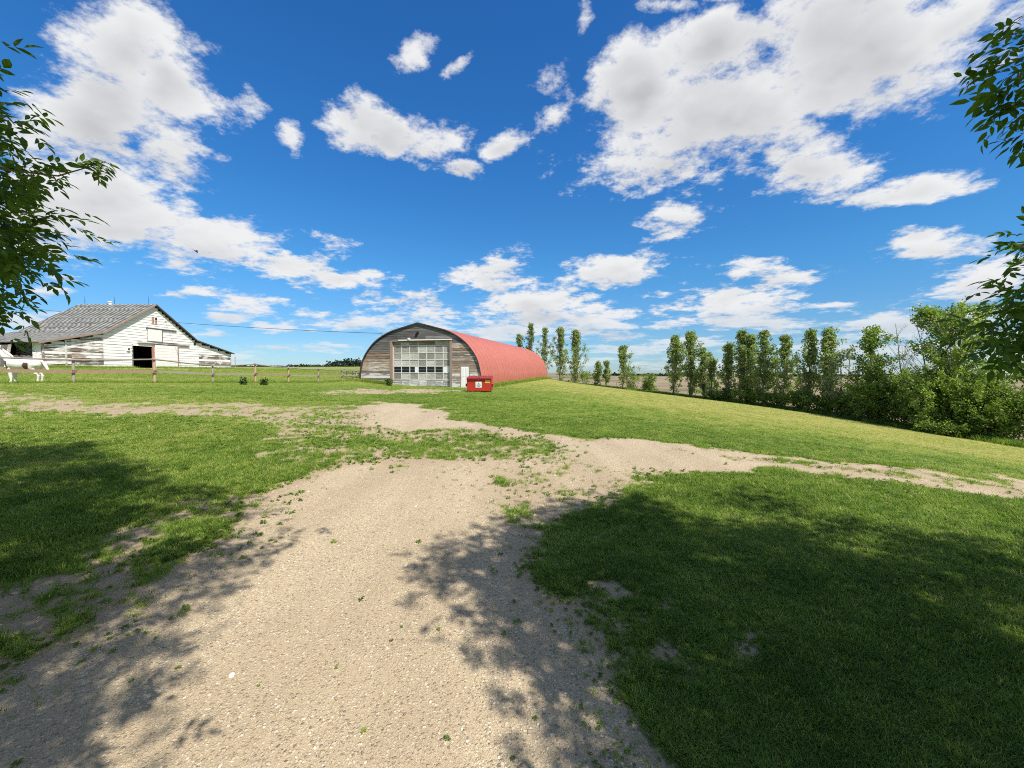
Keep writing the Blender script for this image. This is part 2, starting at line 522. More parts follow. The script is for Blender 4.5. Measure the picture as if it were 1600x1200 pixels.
class MB:
    def __init__(s):
        s.v, s.f = [], []

    def add(s, V, Fs):
        o = len(s.v)
        s.v += [tuple(map(float, p)) for p in V]
        s.f += [tuple(i + o for i in f) for f in Fs]
        return s

    def box(s, a, b):
        x0, y0, z0 = a
        x1, y1, z1 = b
        return s.add([(x0, y0, z0), (x1, y0, z0), (x1, y1, z0), (x0, y1, z0), (x0, y0, z1), (x1, y0, z1), (x1, y1, z1), (x0, y1, z1)],
                     [(3, 2, 1, 0), (4, 5, 6, 7), (0, 1, 5, 4), (1, 2, 6, 5), (2, 3, 7, 6), (3, 0, 4, 7)])

    def prism(s, poly, y0, y1):
        """polygon in x,z (counter-clockwise seen from -y) pushed from y0 to y1"""
        n = len(poly)
        V = [(p[0], y0, p[1]) for p in poly] + [(p[0], y1, p[1]) for p in poly]
        Fs = [tuple(range(n)), tuple(range(2 * n - 1, n - 1, -1))]
        Fs += [((i + 1) % n, i, i + n, (i + 1) % n + n) for i in range(n)]
        return s.add(V, Fs)

    def hexa(s, p8):
        return s.add(p8, [(3, 2, 1, 0), (4, 5, 6, 7), (0, 1, 5, 4), (1, 2, 6, 5), (2, 3, 7, 6), (3, 0, 4, 7)])

    def tube(s, pts, rad, n=8, cap=True):
        pts = [np.asarray(p, float) for p in pts]
        rad = [rad] * len(pts) if np.isscalar(rad) else list(rad)
        base = len(s.v)
        up = np.array([0, 0, 1.0])
        for i, p in enumerate(pts):
            d = pts[min(i + 1, len(pts) - 1)] - pts[max(i - 1, 0)]
            d = d / (np.linalg.norm(d) + 1e-9)
            a = np.cross(d, up if abs(d[2]) < .92 else np.array([1.0, 0, 0]))
            a /= np.linalg.norm(a)
            b = np.cross(d, a)
            for k in range(n):
                th = 2 * math.pi * k / n
                s.v.append(tuple(p + rad[i] * (math.cos(th) * a + math.sin(th) * b)))
        for i in range(len(pts) - 1):
            for k in range(n):
                q = base + i * n
                s.f.append((q + k, q + (k + 1) % n, q + n + (k + 1) % n, q + n + k))
        if cap:
            s.f.append(tuple(base + k for k in range(n))[::-1])
            s.f.append(tuple(base + (len(pts) - 1) * n + k for k in range(n)))
        return s

    def ball(s, c, r, n=8, m=6):
        c = np.asarray(c, float)
        r = np.asarray([r] * 3 if np.isscalar(r) else r, float)
        base = len(s.v)
        s.v.append(tuple(c + r * [0, 0, -1]))
        for i in range(1, m):
            ph = -math.pi / 2 + math.pi * i / m
            for k in range(n):
                th = 2 * math.pi * k / n
                s.v.append(tuple(c + r * [math.cos(ph) * math.cos(th), math.cos(ph) * math.sin(th), math.sin(ph)]))
        s.v.append(tuple(c + r * [0, 0, 1]))
        top = len(s.v) - 1
        for k in range(n):
            s.f.append((base, base + 1 + (k + 1) % n, base + 1 + k))
            q = base + 1 + (m - 2) * n
            s.f.append((q + k, q + (k + 1) % n, top))
        for i in range(m - 2):
            q = base + 1 + i * n
            for k in range(n):
                s.f.append((q + k, q + (k + 1) % n, q + n + (k + 1) % n, q + n + k))
        return s

    def mesh(s, name, smooth=False):
        me = bpy.data.meshes.new(name)
        me.from_pydata(s.v, [], s.f)
        bm = bmesh.new()
        bm.from_mesh(me)
        bmesh.ops.recalc_face_normals(bm, faces=bm.faces)
        bm.to_mesh(me)
        bm.free()
        if smooth:
            me.polygons.foreach_set('use_smooth', [True] * len(me.polygons))
        return me

    def build(s, name, m, parent=None, smooth=False):
        return link_mesh(name, s.mesh(name, smooth), m, parent)


# ------------------------------------------------------------------ materials
def simple(name, col, rough=.7, var=.12, scale=6.0, bump=.15, metal=0.0, spec=.3):
    m, t, b = new_mat(name)
    co = t.n('ShaderNodeTexCoord').outputs['Object']
    n1 = t.noise(co, scale, 6, .6)
    f = t.math('MULTIPLY_ADD', t.math('SUBTRACT', n1, .5), var * 4, 0.5, clamp=True)
    lo = tuple(c * (1 - var * 1.6) for c in col)
    hi = tuple(min(1, c * (1 + var * 1.6)) for c in col)
    t.set(b, 'Base Color', t.mix(f, lo, hi))
    b.inputs['Roughness'].default_value = rough
    b.inputs['Metallic'].default_value = metal
    b.inputs['Specular IOR Level'].default_value = spec
    if bump:
        t.set(b, 'Normal', t.bump(n1, bump, .01))
    return m


def board_mat(name, wood, wood2, paint, cover, grain=(1.2, 30, 30)):
    """weathered planks with paint worn off in streaks; tone differs from plank to plank"""
    m, t, b = new_mat(name)
    co = t.n('ShaderNodeTexCoord').outputs['Object']
    oi = t.n('ShaderNodeObjectInfo')
    rnd = oi.outputs['Random']
    off = t.vmath('SCALE', (31.7, 17.1, 23.3), scale=rnd)
    p = t.vmath('ADD', t.vmath('MULTIPLY', co, grain), off)
    g1 = t.noise(p, 1.0, 6, .65, .4)
    col = t.mix(t.step(g1, .35, .65), wood, wood2)
    tone = t.math('MULTIPLY_ADD', rnd, .85, .62)
    col = t.mix(1.0, col, t.n('ShaderNodeCombineColor', ins={0: tone, 1: tone, 2: tone}).outputs[0], 'MULTIPLY')
    p2 = t.vmath('ADD', t.vmath('MULTIPLY', co, (1.1, 5, 11)), off)
    w = t.noise(p2, 1.1, 7, .68, .3)
    big = t.noise(co, .55, 3, .5)
    v = t.math('ADD', t.math('ADD', w, t.math('MULTIPLY', t.math('SUBTRACT', big, .5), .55)), t.math('MULTIPLY', t.math('SUBTRACT', rnd, .5), .16))
    f = t.step(v, cover, cover + .07)
    pn = t.noise(co, 3.0, 4, .6)
    pc = t.mix(pn, tuple(c * .82 for c in paint), paint)
    t.set(b, 'Base Color', t.mix(f, col, pc))
    b.inputs['Roughness'].default_value = .85
    b.inputs['Specular IOR Level'].default_value = .2
    t.set(b, 'Normal', t.bump(t.math('ADD', g1, t.math('MULTIPLY', f, .5)), .5, .012))
    return m


def leaf_mat(name, dark, mid, lite, trans=.3, under=None):
    m, t, b = new_mat(name)
    nt = m.node_tree
    tint = t.attr('tint')
    col = t.ramp(tint, [(0.0, dark), (.5, mid), (1.0, lite)])
    if under:
        geo = t.n('ShaderNodeNewGeometry')
        col = t.mix(t.math('MULTIPLY', geo.outputs['Backfacing'], .75), col, under)
    t.set(b, 'Base Color', col)
    b.inputs['Roughness'].default_value = .5
    b.inputs['Specular IOR Level'].default_value = .35
    tr = t.n('ShaderNodeBsdfTranslucent')
    t.set(tr, 'Color', t.mix(1.0, col, (1.35, 1.5, .55), 'MULTIPLY'))
    mx = t.n('ShaderNodeMixShader')
    mx.inputs[0].default_value = trans
    nt.links.new(b.outputs[0], mx.inputs[1])
    nt.links.new(tr.outputs[0], mx.inputs[2])
    nt.links.new(mx.outputs[0], nt.nodes['Material Output'].inputs[0])
    return m


def ground_mat():
    m, t, b = new_mat('ground_surface')
    co = t.n('ShaderNodeTexCoord').outputs['Object']
    gv = t.attr('gravel')
    cov = t.attr('cover')
    dry = t.attr('dry')
    fld = t.attr('field')
    # gravel: three sizes of stone in pale sandy dirt
    cw = t.vmath('ADD', co, t.vmath('SCALE', t.noise(co, 45, 2, .5, out='Color'), scale=.016))
    vA = t.voro(cw, 62.0)
    vB = t.voro(cw, 150.0)
    vC = t.voro(cw, 42.0)
    sA = t.n('ShaderNodeSeparateColor', ins={0: vA.outputs['Color']})
    sB = t.n('ShaderNodeSeparateColor', ins={0: vB.outputs['Color']})
    sC = t.n('ShaderNodeSeparateColor', ins={0: vC.outputs['Color']})
    pal = [(0.0, (.19, .155, .115)), (.2, (.33, .265, .18)), (.45, (.46, .375, .255)), (.72, (.55, .455, .31)), (.9, (.64, .56, .42)), (1.0, (.80, .74, .62))]
    cA = t.ramp(sA.outputs[0], pal)
    cB = t.ramp(sB.outputs[0], pal)
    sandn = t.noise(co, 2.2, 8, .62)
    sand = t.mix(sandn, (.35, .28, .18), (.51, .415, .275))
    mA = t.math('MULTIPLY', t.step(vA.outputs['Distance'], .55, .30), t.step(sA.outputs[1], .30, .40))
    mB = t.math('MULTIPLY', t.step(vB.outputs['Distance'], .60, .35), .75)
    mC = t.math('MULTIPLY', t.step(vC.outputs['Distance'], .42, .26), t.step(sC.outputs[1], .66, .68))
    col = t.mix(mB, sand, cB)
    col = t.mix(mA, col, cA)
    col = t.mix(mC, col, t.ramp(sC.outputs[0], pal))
    big = t.noise(co, .45, 5, .6)
    col = t.mix(t.step(big, .40, .75, 0, .30), col, (.38, .295, .20))
    trk = t.noise(t.vmath('MULTIPLY', co, (1.5, .22, 1.0)), 1.0, 4, .55)
    col = t.mix(t.step(trk, .38, .64, 0, .34), col, (.30, .235, .155))
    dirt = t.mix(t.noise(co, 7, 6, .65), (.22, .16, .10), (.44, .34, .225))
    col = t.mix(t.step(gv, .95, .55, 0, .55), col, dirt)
    # turf seen between and beyond the blades
    n1 = t.noise(co, .8, 8, .65)
    n2 = t.noise(co, 14.0, 6, .7)
    n3 = t.noise(t.vmath('MULTIPLY', co, (1.0, 1.0, 1.0)), 3.5, 6, .68)
    lush = t.mix(n2, (.085, .130, .024), (.25, .32, .065))
    straw = t.mix(n2, (.20, .20, .055), (.48, .44, .16))
    dv = t.math('ADD', dry, t.math('MULTIPLY', t.math('SUBTRACT', n3, .5), .9))
    dv = t.math('ADD', dv, t.math('MULTIPLY', t.math('SUBTRACT', n1, .5), .6))
    # mower passes across the lawn
    rot = t.n('ShaderNodeMapping', vector_type='POINT', ins={'Vector': co, 'Rotation': (0, 0, R(17))})
    wv = t.n('ShaderNodeTexWave', wave_type='BANDS', bands_direction='X', ins={'Vector': rot.outputs[0], 'Scale': .30, 'Distortion': 1.2, 'Detail': 3.0, 'Detail Scale': .8})
    dv = t.math('ADD', dv, t.math('MULTIPLY', t.math('SUBTRACT', wv.outputs[1], .5), t.math('MULTIPLY', dry, .55)), clamp=True)
    turf = t.mix(t.step(dv, .15, .85), lush, straw)
    # dry crop land beyond the trees
    n4 = t.noise(t.vmath('MULTIPLY', co, (.02, .05, 1)), 1.0, 5, .6)
    crop = t.ramp(n4, [(.32, (.09, .12, .045)), (.45, (.20, .165, .105)), (.58, (.27, .215, .145)), (.70, (.11, .14, .06))])
    c2 = t.mix(t.step(t.math('ADD', cov, t.math('MULTIPLY', t.math('SUBTRACT', n2, .5), .8)), .30, .75), col, turf)
    c2 = t.mix(fld, c2, crop)
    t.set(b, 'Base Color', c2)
    b.inputs['Roughness'].default_value = .95
    b.inputs['Specular IOR Level'].default_value = .1
    h = t.math('ADD', t.math('MULTIPLY', mA, .6), t.math('ADD', t.math('MULTIPLY', mB, .3), t.math('MULTIPLY', mC, 1.4)))
    h = t.math('ADD', h, t.math('MULTIPLY', n2, t.math('MULTIPLY', cov, 2.0)))
    h = t.math('ADD', h, t.math('MULTIPLY', sandn, 1.2))
    t.set(b, 'Normal', t.bump(h, .60, .012))
    return m


M = {}
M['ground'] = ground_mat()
M['white_board'] = board_mat('white_painted_boards', (.20, .165, .14), (.36, .32, .29), (.83, .83, .82), .23)
M['peel_board'] = board_mat('peeling_white_boards', (.15, .115, .09), (.34, .29, .24), (.78, .775, .76), .455)
M['grey_board'] = board_mat('weathered_grey_boards', (.085, .082, .085), (.20, .19, .19), (.42, .42, .42), .74)
M['brown_board'] = board_mat('weathered_brown_boards', (.15, .11, .08), (.40, .31, .235), (.62, .60, .57), .58)
M['pale_board'] = board_mat('half_painted_boards', (.20, .17, .15), (.38, .33, .29), (.70, .69, .67), .46)
M['panel'] = board_mat('worn_door_panel', (.26, .25, .225), (.42, .405, .37), (.60, .60, .57), .56, grain=(9, 30, 9))
M['panel_low'] = board_mat('flaking_door_panel', (.26, .255, .25), (.40, .39, .38), (.74, .74, .73), .50, grain=(9, 30, 9))
M['door_rail'] = simple('white_door_rails', (.62, .605, .56), .8, .16, 5, .2)
M['white_paint'] = simple('white_paint', (.80, .80, .79), .5, .05, 3, .03)
M['jamb'] = simple('brown_timber', (.30, .215, .175), .85, .2, 8, .3)
M['red_jamb'] = simple('red_brown_timber', (.40, .20, .15), .85, .2, 8, .3)
M['trim'] = simple('dark_roof_edge', (.055, .05, .05), .7, .2, 6, .1)
M['glass'] = simple('dark_window_glass', (.010, .013, .022), .15, .1, 2, 0, spec=.5)
M['dark'] = simple('dark_interior', (.012, .010, .009), .95, .2, 2, 0)
M['dirt_floor'] = simple('earth_floor', (.10, .075, .055), .95, .2, 2, .2)
M['post_grey'] = simple('grey_fence_timber', (.32, .27, .225), .9, .22, 14, .5)
M['post_red'] = simple('orange_brown_fence_timber', (.42, .275, .195), .9, .18, 14, .5)
M['rail_grey'] = simple('grey_pole', (.26, .225, .20), .9, .22, 14, .5)
M['plank_red'] = simple('red_brown_plank', (.27, .185, .135), .9, .22, 9, .5)
M['bark'] = simple('tree_bark', (.17, .135, .105), .95, .25, 12, .8)
M['pale_bark'] = simple('pale_bark', (.42, .36, .285), .9, .2, 9, .5)
M['dead_bark'] = simple('dead_bark', (.33, .29, .27), .9, .2, 9, .5)
M['wire'] = simple('black_cable', (.05, .05, .055), .6, .05, 3, 0)
M['steel'] = simple('galvanised_steel', (.42, .43, .44), .45, .1, 5, .05, metal=.6)
M['lightning'] = simple('dark_iron', (.05, .05, .05), .6, .1, 5, .05)


def red_metal():
    m, t, b = new_mat('red_roof_metal')
    co = t.n('ShaderNodeTexCoord').outputs['Object']
    n = t.noise(co, .5, 4, .5)
    n2 = t.noise(t.vmath('MULTIPLY', co, (6, 1.2, .5)), 1.0, 5, .6)
    c = t.mix(n, (.39, .105, .068), (.47, .145, .098))
    c = t.mix(t.step(n2, .50, .75, 0, .45), c, (.52, .21, .165))
    t.set(b, 'Base Color', c)
    b.inputs['Roughness'].default_value = .42
    b.inputs['Specular IOR Level'].default_value = .45
    return m


M['red_roof'] = red_metal()


def paint_red():
    m, t, b = new_mat('red_bin_paint')
    co = t.n('ShaderNodeTexCoord').outputs['Object']
    n = t.noise(co, 2.0, 6, .65)
    c = t.mix(n, (.40, .022, .016), (.52, .045, .028))
    s = t.step(t.noise(t.vmath('MULTIPLY', co, (9, 9, 1.2)), 1.0, 5, .7), .63, .72, 0, .5)
    c = t.mix(s, c, (.20, .05, .03))
    t.set(b, 'Base Color', c)
    b.inputs['Roughness'].default_value = .5
    return m


M['bin_red'] = paint_red()
M['bin_lid'] = simple('dark_red_lid', (.27, .03, .028), .55, .15, 4, .05)
M['yellow_label'] = simple('yellow_sticker', (.78, .55, .10), .6, .08, 9, 0)
M['blue_print'] = simple('blue_print', (.06, .16, .42), .6, .05, 9, 0)
M['black_print'] = simple('dark_print', (.05, .05, .06), .6, .05, 9, 0)


def shingle_mat():
    m, t, b = new_mat('worn_grey_shingles')
    co = t.n('ShaderNodeTexCoord').outputs['Object']
    tint = t.attr('tint')
    c = t.ramp(tint, [(0, (.065, .07, .070)), (.42, (.115, .12, .12)), (.62, (.23, .235, .23)), (1, (.34, .335, .32))])
    n = t.noise(co, 1.1, 6, .65)
    c = t.mix(t.step(n, .62, .74, 0, .6), c, (.30, .26, .205))
    t.set(b, 'Base Color', c)
    b.inputs['Roughness'].default_value = .95
    b.inputs['Specular IOR Level'].default_value = .15
    return m


M['shingle'] = shingle_mat()

M['poplar'] = leaf_mat('poplar_leaves', (.10, .150, .038), (.235, .315, .080), (.42, .48, .20), .46, under=(.27, .32, .19))
M['bush'] = leaf_mat('shrub_leaves', (.070, .115, .022), (.165, .245, .043), (.31, .38, .085), .45)
M['bright'] = leaf_mat('bright_leaves', (.080, .135, .024), (.18, .265, .048), (.31, .39, .095), .42)
M['willow'] = leaf_mat('silver_leaves', (.075, .110, .040), (.16, .215, .075), (.28, .33, .15), .32, under=(.30, .34, .22))
M['maple'] = leaf_mat('maple_leaves', (.050, .095, .015), (.105, .180, .028), (.20, .28, .05), .52)
M['weed'] = leaf_mat('weed_leaves', (.025, .055, .016), (.055, .105, .030), (.12, .18, .05), .25)
M['far_tree'] = leaf_mat('far_tree_leaves', (.012, .026, .014), (.024, .044, .024), (.042, .066, .034), .15)


# ------------------------------------------------------------------ ground sheets
def build_ground():
    az_f = np.linspace(R(-62), R(62), 640)
    az_b = np.linspace(R(62), R(298), 90)[1:-1]
    az = np.concatenate([az_f, az_b])
    rr = np.geomspace(.35, 9000, 400)
    A, RR = np.meshgrid(az, rr)                      # rings x columns
    x, y = (RR * np.sin(A)), (RR * np.cos(A))
    z = terrain(x, y)
    nr, nc = x.shape
    V = np.stack([x, y, z], -1).reshape(-1, 3)
    V = np.concatenate([V, [[0, 0, tz(0, 0)]]])
    g = gravel_field(V[:, 0], V[:, 1])
    cov = grass_cover(V[:, 0], V[:, 1])
    dr = dryness(V[:, 0], V[:, 1])
    r = np.hypot(V[:, 0], V[:, 1])
    beyond = sstep(V[:, 0] - row_x(np.clip(V[:, 1], 0, 95)), 2.0, 5.0) * (V[:, 1] > -30)
    beyond = np.maximum(beyond, sstep(V[:, 1], 95, 110))
    fence_y = 22.5 + (V[:, 0] + 24.1) * 18.5 / 8.8
    i, j = np.meshgrid(np.arange(nr - 1), np.arange(nc), indexing='ij')
    j2 = (j + 1) % nc
    Q = np.stack([i * nc + j, (i + 1) * nc + j, (i + 1) * nc + j2, i * nc + j2], -1).reshape(-1, 4)
    fan = np.array([[len(V) - 1, k, (k + 1) % nc, (k + 1) % nc] for k in range(nc)])
    gq = g[Q].mean(1)
    bq = beyond[Q].mean(1)
    sets = {'ground': (gq <= .75) & (bq < .5), 'gravel_drive': (gq > .75) & (bq < .5), 'field': bq >= .5}
    for nm, mask in sets.items():
        q = Q[mask]
        if nm == 'gravel_drive':
            pass
        used, invx = np.unique(q, return_inverse=True)
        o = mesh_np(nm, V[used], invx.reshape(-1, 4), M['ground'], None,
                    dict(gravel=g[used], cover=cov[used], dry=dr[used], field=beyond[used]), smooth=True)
        o['kind'] = 'structure'
    # small disc under the tripod point of the grid
    k = np.arange(nc)
    tri = np.stack([np.full(nc, nc), (k + 1) % nc, k], -1)
    Vc = np.concatenate([V[:nc], V[-1:]])
    bpy.data.objects['gravel_drive']
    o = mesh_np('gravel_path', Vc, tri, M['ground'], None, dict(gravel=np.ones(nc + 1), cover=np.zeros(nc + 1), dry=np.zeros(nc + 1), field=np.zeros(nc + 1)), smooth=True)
    o['kind'] = 'structure'


build_ground()


# ------------------------------------------------------------------ instancing on points (stuff only)
def scatter(name, pts, rot, scl, tint, protos, mat, label, cat):
    """one stuff object: a point cloud that a node tree dresses with the given small meshes"""
    per = np.array_split(np.arange(len(pts)), len(protos))
    order = RNG.permutation(len(pts))
    pts, rot, scl, tint = pts[order], rot[order], scl[order], tint[order]
    me = bpy.data.meshes.new(name)
    me.vertices.add(len(pts))
    me.vertices.foreach_set('co', pts.astype(np.float32).ravel())
    a = me.attributes.new('rot', 'FLOAT_VECTOR', 'POINT')
    a.data.foreach_set('vector', rot.astype(np.float32).ravel())
    a = me.attributes.new('scl', 'FLOAT_VECTOR', 'POINT')
    a.data.foreach_set('vector', scl.astype(np.float32).ravel())
    a = me.attributes.new('tint', 'FLOAT', 'POINT')
    a.data.foreach_set('value', tint.astype(np.float32))
    a = me.attributes.new('which', 'INT', 'POINT')
    which = np.zeros(len(pts), np.int32)
    for k, ix in enumerate(per):
        which[ix] = k
    a.data.foreach_set('value', which)
    o = link_mesh(name, me, mat)
    g = bpy.data.node_groups.new(name + '_scatter', 'GeometryNodeTree')
    g.interface.new_socket('Geometry', in_out='INPUT', socket_type='NodeSocketGeometry')
    g.interface.new_socket('Geometry', in_out='OUTPUT', socket_type='NodeSocketGeometry')
    N, L = g.nodes, g.links
    gi, go = N.new('NodeGroupInput'), N.new('NodeGroupOutput')
    join = N.new('GeometryNodeJoinGeometry')

    def named(nm, typ):
        n = N.new('GeometryNodeInputNamedAttribute')
        n.data_type = typ
        n.inputs[0].default_value = nm
        return n.outputs[0]
    for k, pm in enumerate(protos):
        po = bpy.data.objects.new(pm.name, pm)
        if not pm.materials:
            pm.materials.append(mat)
        oi = N.new('GeometryNodeObjectInfo')
        oi.inputs[0].default_value = po
        oi.transform_space = 'ORIGINAL'
        cmp_ = N.new('FunctionNodeCompare')
        cmp_.data_type = 'INT'
        cmp_.operation = 'EQUAL'
        L.new(named('which', 'INT'), cmp_.inputs[2])
        cmp_.inputs[3].default_value = k
        ip = N.new('GeometryNodeInstanceOnPoints')
        L.new(gi.outputs[0], ip.inputs['Points'])
        L.new(cmp_.outputs[0], ip.inputs['Selection'])
        L.new(oi.outputs['Geometry'], ip.inputs['Instance'])
        e2r = N.new('FunctionNodeEulerToRotation')
        L.new(named('rot', 'FLOAT_VECTOR'), e2r.inputs[0])
        L.new(e2r.outputs[0], ip.inputs['Rotation'])
        L.new(named('scl', 'FLOAT_VECTOR'), ip.inputs['Scale'])
        L.new(ip.outputs[0], join.inputs[0])
    L.new(join.outputs[0], go.inputs[0])
    md = o.modifiers.new('scatter', 'NODES')
    md.node_group = g
    o['kind'] = 'stuff'
    tag(o, label, cat)
    return o


def blade_tuft(name, n, h, spread, w, seed, lean=.55):
    rng = np.random.default_rng(seed)
    V, Fs, T = [], [], []
    for _ in range(n):
        a = rng.uniform(0, 2 * math.pi)
        rad = spread * math.sqrt(rng.uniform())
        base = np.array([rad * math.cos(a), rad * math.sin(a), -.004])
        az = a + rng.normal(0, .9)
        dr = np.array([math.cos(az), math.sin(az), 0])
        sd = np.array([-dr[1], dr[0], 0])
        hh = h * rng.uniform(.5, 1.15)
        ln = lean * hh * rng.uniform(.3, 1.5)
        ww = w * rng.uniform(.7, 1.3)
        p1 = base + dr * ln * .28 + np.array([0, 0, hh * .55])
        p2 = base + dr * ln + np.array([0, 0, hh * (.95 - .25 * rng.uniform())])
        o = len(V)
        V += [base - sd * ww, base + sd * ww, p1 - sd * ww * .8, p1 + sd * ww * .8, p2]
        Fs += [(o, o + 1, o + 3), (o, o + 3, o + 2), (o + 2, o + 3, o + 4)]
    me = bpy.data.meshes.new(name)
    me.from_pydata([tuple(v) for v in V], [], Fs)
    return me


def pebble(name, seed):
    bm = bmesh.new()
    bmesh.ops.create_icosphere(bm, subdivisions=1 if seed % 2 else 2, radius=1)
    rng = np.random.default_rng(seed)
    ax = rng.normal(size=(5, 3))
    ax /= np.linalg.norm(ax, axis=1)[:, None]
    for v in bm.verts:
        p = np.array(v.co)
        s = 1.0
        for k in range(5):
            dd = p @ ax[k]
            if dd > .62:
                s = min(s, .62 / dd + .08)
        v.co = Vector(p * s * np.array([1, .78, .55]))
    me = bpy.data.meshes.new(name)
    bm.to_mesh(me)
    bm.free()
    return me


def grass_mat():
    m, t, b = new_mat('grass_blades')
    nt = m.node_tree
    tint = t.attr('tint', 'INSTANCER')
    oi = t.n('ShaderNodeObjectInfo')
    v = t.math('ADD', tint, t.math('MULTIPLY', t.math('SUBTRACT', oi.outputs['Random'], .5), .24), clamp=True)
    col = t.ramp(v, [(0.0, (.085, .145, .020)), (.25, (.175, .280, .042)), (.5, (.305, .385, .080)), (.75, (.46, .435, .155)), (1.0, (.56, .49, .25))])
    t.set(b, 'Base Color', col)
    b.inputs['Roughness'].default_value = .55
    b.inputs['Specular IOR Level'].default_value = .3
    tr = t.n('ShaderNodeBsdfTranslucent')
    t.set(tr, 'Color', t.mix(1.0, col, (1.2, 1.35, .6), 'MULTIPLY'))
    mx = t.n('ShaderNodeMixShader')
    mx.inputs[0].default_value = .48
    nt.links.new(b.outputs[0], mx.inputs[1])
    nt.links.new(tr.outputs[0], mx.inputs[2])
    nt.links.new(mx.outputs[0], nt.nodes['Material Output'].inputs[0])
    return m


def stone_mat():
    m, t, b = new_mat('loose_stone')
    oi = t.n('ShaderNodeObjectInfo')
    col = t.ramp(oi.outputs['Random'], [(0.0, (.15, .125, .105)), (.15, (.27, .21, .155)), (.4, (.42, .325, .22)), (.65, (.52, .405, .275)), (.88, (.58, .48, .35)), (1.0, (.72, .65, .54))])
    co = t.n('ShaderNodeTexCoord').outputs['Object']
    n = t.noise(co, 3, 4, .6)
    t.set(b, 'Base Color', t.mix(t.math('MULTIPLY', n, .5), col, (.30, .24, .18)))
    b.inputs['Roughness'].default_value = .85
    return m


M['grass'] = grass_mat()
M['stone'] = stone_mat()


def sample_polar(n, r0, r1, half=R(58)):
    a = RNG.uniform(-half, half, n)
    r = np.exp(RNG.uniform(math.log(r0), math.log(r1), n))
    return r * np.sin(a), r * np.cos(a), r


